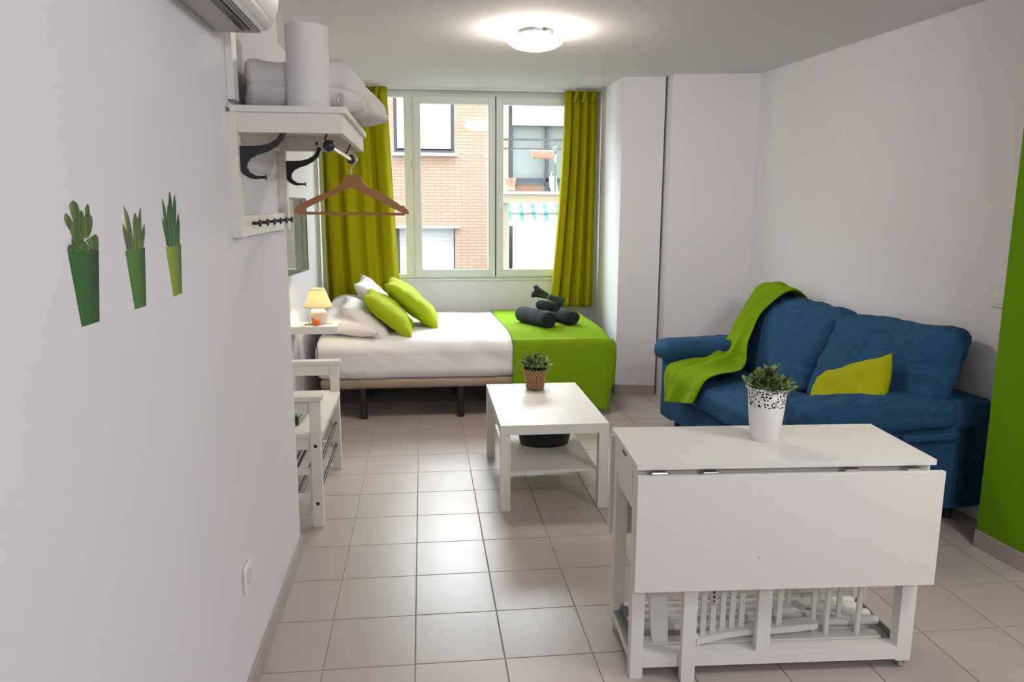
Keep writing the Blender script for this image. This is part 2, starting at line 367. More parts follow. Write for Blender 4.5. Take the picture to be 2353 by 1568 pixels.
hb = B().rbox((.668, fy0 - .034, 1.56), (.694, fy0 - .02, 1.66), .006, 3).tube([(.681, fy0 - .03, 1.62), (.681, fy0 - .062, 1.62), (.681, fy0 - .066, 1.60), (.681, fy0 - .066, 1.50)], .008, 8)
hb.build('window_handle', upvc, s2, smooth=True)
B().box(.640, .650, fy0 - .004, fy0 + .02, WZ0 + .01, WZ1 - .02).build('seal', blackp, win)
rail = B().box(XF + .02, 1.53, 6.752, 6.772, H - .018, H)
tag(rail.build('curtain_rail', upvc, bevel=.002), 'thin white curtain rail fixed to the ceiling above the window', 'curtain rail')

# curtains
def curtain(name, label, ztop, zbot, edgeL, edgeR, nf, amp, ph, seed, hooks):
    root = thing(name, label, 'curtain', (0, 0, 0))
    y0 = 6.762
    def P(a, t):
        z = ztop + (zbot - ztop) * t
        xl = edgeL(t); xr = edgeR(t)
        k = a + .035 * nz(a * 4, t * 1.5, seed, 1.)
        fold = math.copysign(abs(math.sin(k * nf * 2 * PI + ph)) ** .75, math.sin(k * nf * 2 * PI + ph)) + .30 * math.sin(k * nf * 4.3 * PI + 1.3 + seed)
        am = amp * (.45 + .55 * min(1, t * 3)) * (.7 + .5 * nz(a * 3, 2, seed))
        return (xl + (xr - xl) * k + .01 * math.cos(k * nf * 2 * PI + ph), y0 - .062 + am * fold - .014 * t, z)
    c = B().grid(P, nf * 44, 46).build('cloth', curt, root, smooth=True, ang=180, solid=.003)
    for hx in hooks:
        hk = B().rbox((hx - .012, y0 - .130, ztop - .10), (hx + .014, y0 - .070, ztop - .004), .010, 3, lambda p, n: Vector((p.x + .25 * (p.z - ztop + .09) * 1.0, p.y, p.z)))
        hk.build('pleat', curt, root, smooth=True)
    return root
lerp = lambda a, b, t: a + (b - a) * t
curtain('curtain', 'olive green curtain on the side of the bedside lamp, behind the pillows', 2.49, .66, lambda t: lerp(-.84, -.815, t), lambda t: lerp(-.285, -.20, t ** 1.2), 4, .050, .6, 3.1, (-.37,))
curtain('curtain', 'olive green curtain at the foot of the bed, shorter hem above the towels', 2.487, .632, lambda t: lerp(1.235, 1.115, t ** 1.6), lambda t: lerp(1.52, 1.515, t), 4, .050, 2.4, 8.7, (1.30, 1.37, 1.45))

# ================================================================== OUTSIDE
YF = 15.5; KF = 15.5 / 13.5
fx = lambda x: x * KF
fz = lambda z: 1.53 + (z - 1.53) * KF
bl = thing('apartment_building', 'tan brick apartment building across the street with white roller shutters', 'building', (0, YF, -6))
def fb(name, x0, x1, z0, z1, d0, d1, m, parent=None, **k):
    """piece of the facade; d is the distance it stands out towards the street"""
    return B().box(x0, x1, -d1, -d0, z0 + 6, z1 + 6).build(name, m, parent or bl, **k)
# brick wall made around its openings
xr = fx(1.33)
W1 = (fx(-.455), fx(.566), fz(2.395), fz(3.75)); W2 = (fx(-.45), fx(.60), fz(-.25), fz(1.12))
bw = B()
def solid(x0, x1, z0, z1, d0=-.3, d1=0.): bw.box(x0, x1, -d1, -d0, z0 + 6, z1 + 6)
solid(-16, W1[0], -6, 5.6); solid(W1[1], xr, -6, 5.6)
solid(W1[0], W1[1], W1[3], 5.6); solid(W1[0], W1[1], W2[3], W1[2]); solid(W1[0], W1[1], -6, W2[2])
bw.build('brick_wall', brick_m, bl)
for (x0, x1, z0, z1), drop in ((W1, .085), (W2, .0)):
    fr = fb('window', x0, x1, z0, z1, -.28, -.24, fdark)
    B().box(x0, x0 + .05, .06, .2, z0 + 6, z1 + 6).box(x1 - .05, x1, .06, .2, z0 + 6, z1 + 6).box(x0 + .05, x1 - .05, .06, .2, z0 + 6, z0 + .05 + 6).build('window_frame', fdark, fr)
    B().box(x0 + .06, x1 - .06, .09, .12, z0 + drop + 6, z1 + 6).build('roller_shutter', shut_m, fr)
fb('window_sill', W1[0] - .04, W1[1] + .06, W1[2] - .06, W1[2], -.1, .06, fwhite)
fb('lintel', W2[0] - .04, W2[1] + .06, W2[3], W2[3] + .05, -.1, .05, fwhite)
# balcony bay
fb('bay_wall', xr, fx(1.50), -6, 5.6, -.3, -.03, plaster)
fb('bay_wall', fx(2.62), 16, -6, 5.6, -.3, -.03, plaster)
fb('bay_band', xr, fx(2.62), fz(1.56), fz(1.712), -.3, .04, plaster)
fb('bay_band', xr, fx(2.62), fz(3.9), 5.6, -.3, -.03, plaster)
fb('bay_band', xr, fx(2.62), -6, fz(-.3), -.3, -.03, plaster)
fb('balcony_edge', xr, fx(2.62), fz(1.712), fz(1.757), -.3, .10, fwhite)
bx0, bx1 = fx(1.50), fx(2.62)
bwn = fb('window', bx0, bx1, fz(1.757), fz(3.9), -.29, -.26, M('curtained_pane', (0.348, 0.402, 0.390), .25, .08, 3))
B().box(bx0, bx0 + .10, .14, .25, fz(1.757) + 6, fz(3.9) + 6).box(fx(2.17), fx(2.22), .14, .25, fz(1.757) + 6, fz(2.9) + 6).box(bx0, bx1, .14, .25, fz(1.93) + 6, fz(1.99) + 6).build('window_frame', fdark, bwn)
B().box(bx0 + .08, bx1, .10, .13, fz(2.88) + 6, fz(3.9) + 6).build('roller_shutter', shut_m, bwn)
B().box(bx0 + .1, fx(2.2), .20, .25, fz(1.757) + 6, fz(1.86) + 6).build('threshold', terra, bwn)
rl = fb('railing', xr + .03, bx1, fz(2.615), fz(2.65), .02, .06, fdark)
fb('rail_bar', xr + .05, bx1, fz(2.47), fz(2.49), .02, .05, fdark, rl)
fb('rail_post', fx(2.30), fx(2.33), fz(1.757), fz(2.62), .02, .05, M('green_rail', (.10, .16, .11), .5), rl)
lw = fb('window', fx(1.535), bx1, fz(-.3), fz(1.16), -.29, -.26, fdark)
B().box(fx(1.585), bx1, .05, .09, fz(-.3) + 6, fz(1.155) + 6).build('roller_shutter', shut_m, lw)
# awning with a scalloped valance
aw = B()
ax0, ax1 = fx(1.47), fx(2.60)
def awn(a, t):
    x = ax0 + (ax1 - ax0) * a; zt = fz(1.54); zb = fz(1.245) + .035 * abs(math.sin(a * PI * 3.4 + .6))
    return (x, -(.08 + .34 * t), zt + (zb - zt) * t + 6)
aw.grid(awn, 60, 6).build('awning', awn_m, bl, solid=.006)
fb('awning_bar', ax0, ax1, fz(1.435), fz(1.475), .28, .34, fwhite)
pb = B().rbox((-.24, -.09, 0), (.24, .09, .165), .03, 4, lambda p, n: Vector((p.x * (.8 + 1.2 * p.z), p.y * (.8 + 1.2 * p.z), p.z)))
o = pb.build('planter_box', terra, smooth=True); o.location = (fx(2.065), YF - .17, fz(2.305)); tag(o, 'orange terracotta trough hanging on the balcony railing across the street', 'planter')
pt = B().lathe([(0, 0), (.075, 0), (.10, .03), (.085, .09), (.088, .11), (.105, .22), (.112, .23), (.112, .265), (.09, .265), (.085, .22), (0, .2)], n=20)
o = pt.build('terracotta_pot', terra, smooth=True); o.location = (fx(1.545), YF + .075, fz(1.757)); tag(o, 'tall pink terracotta pot standing on the balcony across the street', 'pot')
jg = B().rbox((-.075, -.05, 0), (.075, .05, .31), .03, 4, lambda p, n: Vector((p.x + .25 * max(0, .15 - p.z), p.y, p.z))).tube([(-.05, 0, .30), (-.03, 0, .38), (.05, 0, .38), (.06, 0, .30)], .012, 8)
o = jg.build('plastic_jug', fwhite, smooth=True); o.location = (fx(2.29), YF + .06, fz(1.757)); tag(o, 'white plastic jug on the balcony beside the railing post', 'jug')
struct('wall_exterior_blocker', B().box(-25, WX0 - .3, YW + .25, YW + .35, -6, 22).box(1.8, 25, YW + .25, YW + .35, -6, 22).box(WX0 - .3, 1.8, YW + .25, YW + .35, H + .05, 22).box(WX0 - .3, 1.8, YW + .25, YW + .35, -6, .8), M('own_facade_darkened', (.20, .19, .18), .9, .05, 3), 'unseen outer wall of this building, raised and darkened to shade the facade opposite')  # made tall, wide and dark to keep skylight off the facade opposite
struct('street', B().box(-25, 25, YW, YF + 2, -6.2, -6.0), asph, 'street below the window')

# ================================================================== AIR CONDITIONER
ac = thing('air_conditioner', 'white split air conditioner high on the wall above the plant stickers', 'air conditioner', (XL, 1.5, 2.0))
Y1 = .83
prof = [(0, 0), (.138, .006), (.152, .020), (.164, .066), (.172, .13), (.172, .25), (.15, .285), (0, .285)]
B().prism(prof, lambda a, b, k: (a, Y1 if k else 0, b)).build('casing', plastic, ac, bevel=.006)
B().box(.004, .122, .01, Y1 - .012, -.002, .004).build('underside', acgrey, ac)
B().prism([(.078, -.004), (.120, -.001), (.120, .004), (.078, .004)], lambda a, b, k: (a, Y1 - .05 if k else .05, b)).build('air_outlet', blackp, ac)
for k in range(2): B().box(.098 + k * .012, .100 + k * .012, .05, Y1 - .05, -.007, -.003).build('louver', acgrey, ac)
B().prism([(.126, -.002), (.152, .022), (.154, .028), (.122, .004)], lambda a, b, k: (a, Y1 - .03 if k else .03, b)).build('air_flap', plastic, ac, bevel=.001)
B().prism([(.156, .030), (.169, .066), (.177, .13), (.177, .25), (.170, .25), (.170, .13), (.162, .068), (.151, .034)], lambda a, b, k: (a, Y1 + .004 if k else -.004, b)).build('front_panel', plastic, ac, bevel=.002)
tag(B().box(XL, XL + .022, 2.405, 2.465, 1.83, H).build('cable_duct', plastic, bevel=.003), 'white cable duct on the wall beside the air conditioner, behind the shelf pillow', 'cable duct')

# ================================================================== WALL RACK
RK = thing('wall_rack', 'white wooden coat rack with a hat shelf and black hooks', 'coat rack', (XL, 2.37, 1.43))
RL = .85; SD = .343
B().box(.012, SD, 0, RL, .362, .381).build('shelf_board', whitew, RK, bevel=.002)
B().box(.03, SD - .012, .008, .026, .305, .362).build('shelf_apron', whitew, RK, bevel=.0015)
B().box(.03, SD - .012, RL - .026, RL - .008, .305, .362).build('shelf_apron', whitew, RK, bevel=.0015)
B().box(SD - .03, SD - .012, .026, RL - .026, .305, .362).build('shelf_apron', whitew, RK, bevel=.0015)
B().box(.0, .03, .0, .045, 0, .362).build('stile', whitew, RK, bevel=.0015)
B().box(.0, .03, RL - .045, RL, 0, .362).build('stile', whitew, RK, bevel=.0015)
B().box(.0, .02, .045, RL - .045, .0, .065).build('rail', whitew, RK, bevel=.0015)
B().box(.0, .02, .045, RL - .045, .30, .362).build('rail', whitew, RK, bevel=.0015)
hookp = [(-.545, 1.697), (-.513, 1.697), (-.487, 1.698), (-.458, 1.705), (-.434, 1.719), (-.422, 1.737), (-.42, 1.749), (-.405, 1.749), (-.407, 1.735), (-.414, 1.716), (-.434, 1.697), (-.462, 1.681), (-.491, 1.672), (-.512, 1.661), (-.522, 1.647), (-.524, 1.635), (-.517, 1.622), (-.503, 1.613), (-.487, 1.611), (-.488, 1.603), (-.501, 1.601), (-.518, 1.604), (-.535, 1.615), (-.545, 1.626)]
hookp = [(a + .56 + .012, b - 1.43) for a, b in hookp]
hookp = [(.03, hookp[0][1])] + hookp[1:-1] + [(.03, hookp[-1][1])]
hm = B().prism(hookp, lambda a, b, k: (a, .014 * k - .007, b)).mesh('hook', black, bevel=.002)
km = B().tube([(.08, 0, .177), (.098, 0, .177), (.099, 0, .177), (.103, 0, .177)], [.0045, .004, .0085, .007], 12).mesh('hook_knob', black, smooth=True)
for y in (.03, RL - .03):
    h = inst('hook', hm, RK, Matrix.Translation((0, y, 0))); inst('hook_knob', km, h, Matrix())
pm = B().tube([(.018, 0, 0), (.040, 0, 0), (.041, 0, 0), (.047, 0, 0), (.049, 0, 0)], [.0055, .005, .012, .010, .004], 14).mesh('peg', black, smooth=True)
for k in range(6): inst('peg', pm, RK, Matrix.Translation((0, .195 + k * .125 * .98, .038)))
RX, RZ = .285, .272
B().cyl((RX, .06, RZ), (RX, RL - .08, RZ), .0085, 14).build('hanging_rod', chrome, RK, smooth=True)
B().ball((RX, .048, RZ), .018).build('rod_ball', black, RK, smooth=True)
B().ball((RX, RL - .07, RZ), .018).build('rod_ball', black, RK, smooth=True)
for y in (.075, RL - .10):
    B().tube([(RX, y, .362), (RX + .002, y, .325), (RX - .012, y, .300), (RX - .014, y, .272), (RX, y, .257), (RX + .014, y, .272), (RX + .008, y, .292)], .0028, 8).build('rod_hook', black, RK, smooth=True)
B().cyl((.15, RL - .028, .335), (.15, RL - .024, .335), .006, 12).build('screw_cap', black, RK, smooth=True)

# wooden hanger
HG = thing('clothes_hanger', 'wooden clothes hanger on the rod of the coat rack', 'hanger', (-.266, 3.05, 1.641))
hp = [(-.266, 1.641), (-.285, 1.639), (-.296, 1.629), (-.307, 1.607), (-.322, 1.592), (-.362, 1.574), (-.411, 1.553), (-.449, 1.536), (-.476, 1.519), (-.488, 1.499), (-.477, 1.496), (-.455, 1.501), (-.434, 1.516), (-.397, 1.534), (-.348, 1.558), (-.302, 1.58), (-.266, 1.594), (-.238, 1.581), (-.208, 1.564), (-.163, 1.54), (-.114, 1.515), (-.083, 1.5), (-.061, 1.492), (-.048, 1.491), (-.054, 1.508), (-.071, 1.525), (-.081, 1.524), (-.09, 1.533), (-.132, 1.559), (-.169, 1.581), (-.203, 1.592), (-.22, 1.611), (-.229, 1.63), (-.243, 1.639)]
B().prism([(a + .266, b - 1.641) for a, b in hp], lambda a, b, k: (a, .012 * k - .006 - .25 * a * a, b)).build('shoulder', wood, HG, bevel=.002)
B().cyl((-.205, -.011, -.146), (.200, -.011, -.149), .0055, 12).build('trouser_bar', wood, HG, smooth=True)
hw = [(0, 0, -.01), (0, 0, .022), (.012, 0, .040), (.022, 0, .052)] + [(.0 + .0215 * math.cos(a), 0, .062 + .0165 * math.sin(a)) for a in [(-.3 + k * .33) for k in range(11)]]
B().tube([crom(hw, k / 40) for k in range(41)], .0032, 8).build('hook_wire', chrome, HG, smooth=True)

# ---- soft pillow builder
def pillow_mesh(name, w, h, t, mat, seed, wr=.012, pinch=.10, n=26, sag=0., flange=0.):
    def sheet(sg):
        def f(a, b):
            x, y = 2 * a - 1, 2 * b - 1
            x = math.copysign(abs(x) ** .9, x); y = math.copysign(abs(y) ** .9, y)
            ed = (1 - x ** 4) * (1 - y ** 4); th = t / 2 * max(ed, 0) ** .55 * (.80 + .20 * (1 - x * x) * (1 - y * y))
            px = w / 2 * x * (1 - pinch * (1 - y * y) * x * x); py = h / 2 * y * (1 - pinch * (1 - x * x) * y * y)
            wv = wr * ed ** .5 * (nz(x * 2.1 + seed, y * 2.1, seed) + .5 * nz(x * 5 + seed, y * 5, seed + sg * .3))
            ce = (abs(x) * abs(y)) ** 3
            return (px + .02 * ce * nz(seed, x, y), py, sg * th + wv + sag * (x * x) + .03 * ce * nz(x * 3, y * 3, seed))
        return f
    b = B().grid(sheet(1), n, n); o = len(b.v); b.grid(sheet(-1), n, n)
    me = b.mesh(name, mat, True, ang=180)
    bm = bmesh.new(); bm.from_mesh(me); bmesh.ops.remove_doubles(bm, verts=bm.verts, dist=1e-4); bmesh.ops.recalc_face_normals(bm, faces=bm.faces); bm.to_mesh(me); bm.free()
    me.shade_smooth(); return me
def pillow(name, label, cat, w, h, t, mat, seed, M4, group=None, **k):
    o = bpy.data.objects.new(name, pillow_mesh(name, w, h, t, mat, seed, **k)); COL.objects.link(o); o.matrix_world = M4
    return tag(o, label, cat, group)
SZ = 1.8115
def spf(p, n):
    q = p.copy(); r_ = nz(p.x * 9, p.y * 5, p.z * 9)
    q += n * (.014 * r_ + .008 * nz(p.x * 22, p.y * 14, p.z * 22))
    w_ = max(0., min(1., (p.x - .095) / .11)); far = max(0., min(1., (p.y + .05) / .3))
    q.z -= .075 * w_ * w_ * max(0., p.z) / .10 + .0 * far; q.x += .05 * w_ * far + .012 * (n.x > .5) * nz(p.y * 8, p.z * 10, 2)
    sm = math.exp(-((p.z - (.072 - .10 * max(0, p.x) ** 1.0)) / .007) ** 2) * (n.y < -.3)
    q.y += .006 * sm - .012 * (n.y < -.4) * (1 - (p.x / .2) ** 2) * (1 - ((p.z - .075) / .09) ** 2)
    if n.x < -.5: q.x += .03 * (1 - abs(p.z - .075) / .075) + .015 * nz(p.y * 9, p.z * 15, 3)
    return q
sp = B().rbox((-.200, -.31, .004), (.175, .31, .150), .050, 18, spf).build('spare_pillow', greigem, smooth=True, ang=180)
tag(sp, 'spare pillow in a zipped greyish cover lying on the hat shelf', 'pillow'); sp.location = (-.345, 2.775, SZ)
o = B().tube([(.0, -.0, .012), (.007, 0, .008), (.007, 0, -.016), (0, 0, -.022), (-.007, 0, -.016), (-.007, 0, .008), (0, 0, .012)], .0018, 6).build('zip_pull', chrome, sp, smooth=True)
o.location = (.105, -.322, .035)
PT = thing('paper_towel_roll', 'white paper towel roll standing on the hat shelf', 'paper towel', (-.332, 2.45, SZ))
B().grid(lambda a, t: ((.0615 + .0035 * a + (.001 * math.sin(9 * t + 6 * a))) * math.cos(2 * PI * a + 2.6), (.0615 + .0035 * a) * math.sin(2 * PI * a + 2.6), .235 * t), 48, 8).grid(lambda a, t: ((.0215 + (.042 + .0) * t) * math.cos(2 * PI * a), (.0215 + .042 * t) * math.sin(2 * PI * a), .2345), 48, 3, True).build('paper_sheets', paper, PT, smooth=True)
B().lathe([(.0215, .005), (.0215, .2345), (.0195, .2345), (.0195, .005), (.0215, .005)], n=24).build('core', M('cardboard', (.35, .25, .16), .9), PT, smooth=True)

# ================================================================== WALL STICKERS
ST = {'a1': [(1.33, 1.534), (1.343, 1.53), (1.349, 1.521), (1.354, 1.505), (1.353, 1.489), (1.341, 1.491), (1.327, 1.502), (1.32, 1.516), (1.318, 1.527)],
'a2': [(1.3, 1.514), (1.312, 1.508), (1.32, 1.499), (1.316, 1.486), (1.303, 1.494), (1.295, 1.504)],
'a3': [(1.323, 1.501), (1.338, 1.498), (1.346, 1.485), (1.349, 1.469), (1.331, 1.466), (1.317, 1.477), (1.311, 1.492)],
'a4': [(1.383, 1.528), (1.388, 1.523), (1.386, 1.51), (1.373, 1.51), (1.375, 1.521)],
'a5': [(1.355, 1.518), (1.362, 1.51), (1.355, 1.47), (1.348, 1.476)],
'a6': [(1.377, 1.511), (1.392, 1.509), (1.395, 1.499), (1.387, 1.484), (1.371, 1.473), (1.359, 1.476), (1.359, 1.492), (1.363, 1.505)],
'a7': [(1.403, 1.477), (1.411, 1.472), (1.408, 1.462), (1.386, 1.46), (1.366, 1.468), (1.375, 1.471)],
'a8': [(1.412, 1.464), (1.407, 1.451), (1.378, 1.453), (1.376, 1.464), (1.392, 1.467)],
'a9': [(1.303, 1.465), (1.314, 1.463), (1.333, 1.453), (1.297, 1.453), (1.297, 1.461)],
'a10': [(1.347, 1.469), (1.361, 1.465), (1.367, 1.453), (1.337, 1.454), (1.337, 1.464)],
'a11': [(1.314, 1.476), (1.328, 1.47), (1.335, 1.455), (1.322, 1.459), (1.313, 1.467)],
'b1': [(1.545, 1.524), (1.561, 1.51), (1.574, 1.48), (1.58, 1.441), (1.563, 1.442), (1.547, 1.497)],
'b2': [(1.533, 1.491), (1.548, 1.477), (1.56, 1.442), (1.543, 1.442), (1.531, 1.477)],
'b3': [(1.598, 1.511), (1.609, 1.501), (1.602, 1.44), (1.578, 1.441), (1.587, 1.497)],
'b4': [(1.631, 1.521), (1.628, 1.5), (1.619, 1.441), (1.596, 1.442), (1.611, 1.496)],
'b5': [(1.644, 1.488), (1.642, 1.469), (1.626, 1.442), (1.613, 1.442), (1.63, 1.474)],
'c1': [(1.766, 1.54), (1.781, 1.521), (1.79, 1.478), (1.792, 1.436), (1.774, 1.44), (1.768, 1.498)],
'c2': [(1.819, 1.555), (1.829, 1.536), (1.828, 1.492), (1.823, 1.435), (1.796, 1.436), (1.804, 1.521)],
'c3': [(1.852, 1.548), (1.858, 1.529), (1.835, 1.436), (1.812, 1.438), (1.832, 1.516)],
'c4': [(1.755, 1.498), (1.779, 1.478), (1.799, 1.435), (1.783, 1.436), (1.765, 1.467)],
'c5': [(1.869, 1.506), (1.873, 1.486), (1.861, 1.436), (1.835, 1.436), (1.855, 1.486)],
'c6': [(1.801, 1.527), (1.819, 1.502), (1.823, 1.436), (1.792, 1.436), (1.788, 1.492)]}
POTS = {'a': ([(1.296, 1.452), (1.412, 1.452), (1.389, 1.328), (1.321, 1.329)], (.012, .14, .012), (.008, .10, .010), (.004, .025, .012), 'wall sticker of a round-leaved succulent in a dark green pot', True),
        'b': ([(1.535, 1.441), (1.637, 1.442), (1.619, 1.325), (1.559, 1.326)], (.07, .21, .015), (.06, .18, .014), (.01, .04, .02), 'wall sticker of an aloe in a mid green pot, middle of the three', False),
        'c': ([(1.769, 1.435), (1.873, 1.437), (1.856, 1.324), (1.797, 1.323)], (.30, .42, .012), (.17, .28, .014), (.012, .035, .03), 'wall sticker of spiky leaves in a yellow-green pot', False)}
for key, (pp, c0, c1, c2, lab, fat) in POTS.items():
    yc = sum(p[0] for p in pp) / 4
    rt = thing('wall_sticker', lab, 'sticker', (XL, yc, 1.32), group='plant stickers on the wall')
    hw = max(abs(p[0] - yc) for p in pp)
    B().prism(pp, lambda a, b, k: (.0012 * k + .0002, a - yc, b - 1.32)).build('pot', printed('sticker_pot_' + key, c0, c1, c2, -hw, hw), rt)
    ks = [k for k in ST if k[0] == key]
    for n_, k_ in enumerate(ks):
        pl = ST[k_]; cy = sum(p[0] for p in pl) / len(pl)
        if fat:
            q = [crom([(p[0], p[1], 0) for p in pl + pl[:1]], i / (len(pl) * 3)) for i in range(len(pl) * 3)]; pl = [(p.x, p.y) for p in q]
        ww = max(abs(p[0] - cy) for p in pl)
        lo = {'a': (.16, .26, .02), 'b': (.20, .28, .07), 'c': (.10, .24, .06)}[key]; dk = {'a': (.025, .075, .022), 'b': (.06, .11, .03), 'c': (.012, .08, .03)}[key]
        mm = printed('sticker_leaf_%s' % k_, lo, dk, tuple((a + b) / 2 for a, b in zip(lo, dk)), cy - yc - ww, cy - yc + ww)
        B().prism(pl, lambda a, b, k: (.0010 * k + .0004 + .0002 * n_, a - yc, b - 1.32)).build('leaf', mm, rt)

# socket and switch
def wallplate(name, lab, cat, mat4, w, h, kind):
    r = thing(name, lab, cat, mat=mat4)
    B().rbox((-w / 2, -h / 2, 0), (w / 2, h / 2, .011), .005, 3).build('plate', plastic, r, smooth=True)
    if kind == 'socket':
        B().lathe([(.0, .0085), (.020, .0085), (.0205, .0125), (.023, .0125), (.024, .0095)], (0, 0, 0), 24).build('socket_well', M('socket_grey', (.50, .46, .45), .4), r, smooth=True)
        for sx in (-1, 1): B().cyl((sx * .0095, 0, .008), (sx * .0095, 0, .0096), .003, 10).build('pin_hole', blackp, r)
    else:
        B().rbox((-w * .3, -h * .3, .008), (w * .3, h * .3, .015), .003, 3).build('rocker', plastic, r, smooth=True)
        B().box(-w / 2, w / 2, -h / 2 - .004, -h / 2, 0, .006).build('lip', M('socket_grey', (.5, .46, .45), .4), r)
wallplate('wall_socket', 'white power socket low on the sticker wall near the floor', 'socket', basis((XL, 2.288, .394), (0, 1, 0), (0, 0, 1)), .082, .082, 'socket')
wallplate('light_switch', 'white light switch above the sofa beside the green wall', 'light switch', basis((2.716, 3.31, 1.10), (.080, -1, 0), (0, 0, 1)), .09, .082, 'switch')

# ================================================================== TELEVISION
TV = thing('television', 'flat television on the wall above the bedside shelf, reflecting the window', 'television', (-.791, 4.83, 1.10), math.radians(-6.5))
B().box(-.024, -.001, -.365, .365, .0, .467).build('back_case', blackp, TV, bevel=.006)
B().box(-.001, .002, -.365, .365, .0, .026).box(-.001, .002, -.365, .365, .456, .467).box(-.001, .002, -.365, -.354, .026, .456).box(-.001, .002, .354, .365, .026, .456).build('bezel', blackp, TV, bevel=.001)
B().box(-.0015, .0, -.354, .354, .026, .456).build('screen', screen_m, TV)
B().box(-.068, -.024, -.06, .06, .15, .32).build('wall_bracket', black, TV, bevel=.004)

# ================================================================== BENCH
BN = thing('bench', 'white wooden hall bench with armrests and metal shoe rails', 'bench', (-.845, 3.55, 0))
BW, BL = .355, .875
for x in (.0, BW - .05):
    for y in (.0, BL - .045):
        lg = B().box(x, x + .048, y, y + .045, 0, .625).build('leg', whitew, BN, bevel=.002)
        if y == 0:
            for z in (.12, .405): B().cyl((x + .024, -.0015, z), (x + .024, .001, z), .0085, 14).build('screw_cap', black, lg, smooth=True)
for y in (-.012, BL - .055):
    B().box(-.005, BW + .012, y, y + .066, .625, .648).build('armrest', whitew, BN, bevel=.004)
    B().box(.048, BW - .05, y + .022, y + .044, .56, .625).build('arm_rail', whitew, BN, bevel=.002)
B().box(.0, BW + .005, .046, BL - .046, .445, .465).box(.05, BW - .052, .0, .046, .445, .465).box(.05, BW - .052, BL - .046, BL, .445, .465).build('seat', whitew, BN, bevel=.002)
for y in (.01, BL - .03):
    B().box(.048, BW - .05, y, y + .02, .385, .445).build('seat_rail', whitew, BN, bevel=.002)
    for z in (.13, .26): B().box(.048, BW - .05, y, y + .02, z, z + .035).build('cross_rail', whitew, BN, bevel=.002)
B().box(BW - .03, BW - .012, .045, BL - .045, .40, .445).build('seat_rail', whitew, BN, bevel=.002)
for z in (.150, .278):
    for x in (.05, .14, .23, BW - .026): B().cyl((x, .02, z), (x, BL - .02, z), .0075, 12).build('shoe_rail', black, BN, smooth=True)
dv = thing('media_player', 'black and silver box lying on the seat of the hall bench', 'media player', (-.690, 3.850, .4655), -.06)
B().rbox((-.10, -.15, .004), (.085, .15, .045), .006, 3).build('case', blackp, dv, smooth=True)
B().box(.085, .0895, -.15, .15, .010, .034).build('silver_front', steel, dv, bevel=.003)
for x in (-.08, .07):
    for y in (-.13, .13): B().cyl((x, y, 0), (x, y, .005), .008, 10).build('foot', black, dv)

# ================================================================== BEDSIDE SHELF, LAMP, FLOWER
NS = B().box(XF, -.56, 5.04, 5.27, .692, .742).build('bedside_shelf', white, bevel=.002)
tag(NS, 'white floating bedside shelf under the small lamp', 'shelf')
LM = thing('table_lamp', 'small lit table lamp with round white base and cream shade', 'lamp', (-.695, 5.165, .742))
B().lathe([(0, 0), (.034, 0), (.040, .004), (.056, .030), (.061, .052), (.057, .075), (.042, .098), (.018, .108), (.012, .125), (0, .125)], n=32).build('base', ceramic, LM, smooth=True)
B().grid(lambda a, t: ((lerp(.093, .046, t)) * math.cos(2 * PI * a), lerp(.093, .046, t) * math.sin(2 * PI * a), lerp(.114, .236, t)), 40, 8, True).build('shade', shade_m, LM, smooth=True, solid=.0015)
trimm = M('shade_trim', (.62, .60, .16), .8)
B().tube([(.0935 * math.cos(a), .0935 * math.sin(a), .115) for a in [2 * PI * k / 36 for k in range(37)]], .0022, 6, False).tube([(.0465 * math.cos(a), .0465 * math.sin(a), .236) for a in [2 * PI * k / 36 for k in range(37)]], .0018, 6, False).build('shade_trim', trimm, LM, smooth=True)
B().ball((0, 0, .160), .022).build('bulb', emit('bulb_glow', (1, .78, .48), 14.0), LM, smooth=True)
pl = bpy.data.lights.new('lamp_bulb', 'POINT'); pl.energy = BEDLAMP; pl.color = (1, .76, .48); pl.shadow_soft_size = .024
plo = bpy.data.objects.new('lamp_bulb_light', pl); COL.objects.link(plo); plo.parent = LM; plo.location = (0, 0, .160)
FW = thing('orange_flower', 'orange marigold lying on the bedside shelf', 'flower', (-.70, 5.085, .742))
fbm = B()
for ring, (n_, r0, z0) in enumerate(((9, .026, .012), (9, .022, .020), (8, .017, .027), (6, .010, .031))):
    for k in range(n_):
        a = 2 * PI * k / n_ + ring * .4; c = Vector((r0 * math.cos(a) * .6, 0, .024 + r0 * math.sin(a) * .6)); fbm.ball((c.x, -.004 * ring, c.z), .0095, 8, (1, .8, 1))
fbm.build('bloom', orange, FW, smooth=True)
B().tube([(-.015, .004, .018), (-.045, .006, .010), (-.075, .004, .006)], .0022, 6).build('stem', stemm, FW, smooth=True)
lfm = B().grid(lambda a, t: ((.05 * a), (t - .5) * .016 * math.sin(PI * min(1, a + .02)), .006 * math.sin(PI * a)), 6, 2).mesh('petal_leaf', stemm, True)
for k, (px_, pz_, an, tl) in enumerate(((-.04, .011, 2.5, .4), (-.055, .010, -2.6, .3), (-.06, .008, 3.1, .1), (-.02, .02, 2.0, .7))):
    inst('leaf', lfm, FW, Matrix.Translation((px_, .004, pz_)) @ Matrix.Rotation(an, 4, 'Z') @ Matrix.Rotation(-tl, 4, 'Y'))
CD = thing('power_cord', 'black lamp cord with inline switch hanging below the bedside shelf', 'cord', (-.735, 5.285, .30))
B().tube([(0, 0, .44), (.003, 0, .33), (.005, 0, .22), (.0, 0, .1), (.01, .0, -.05), (.0, .03, -.20), (-.08, .05, -.27), (-.115, .06, -.28)], .003, 6).build('cable', blackp, CD, smooth=True)
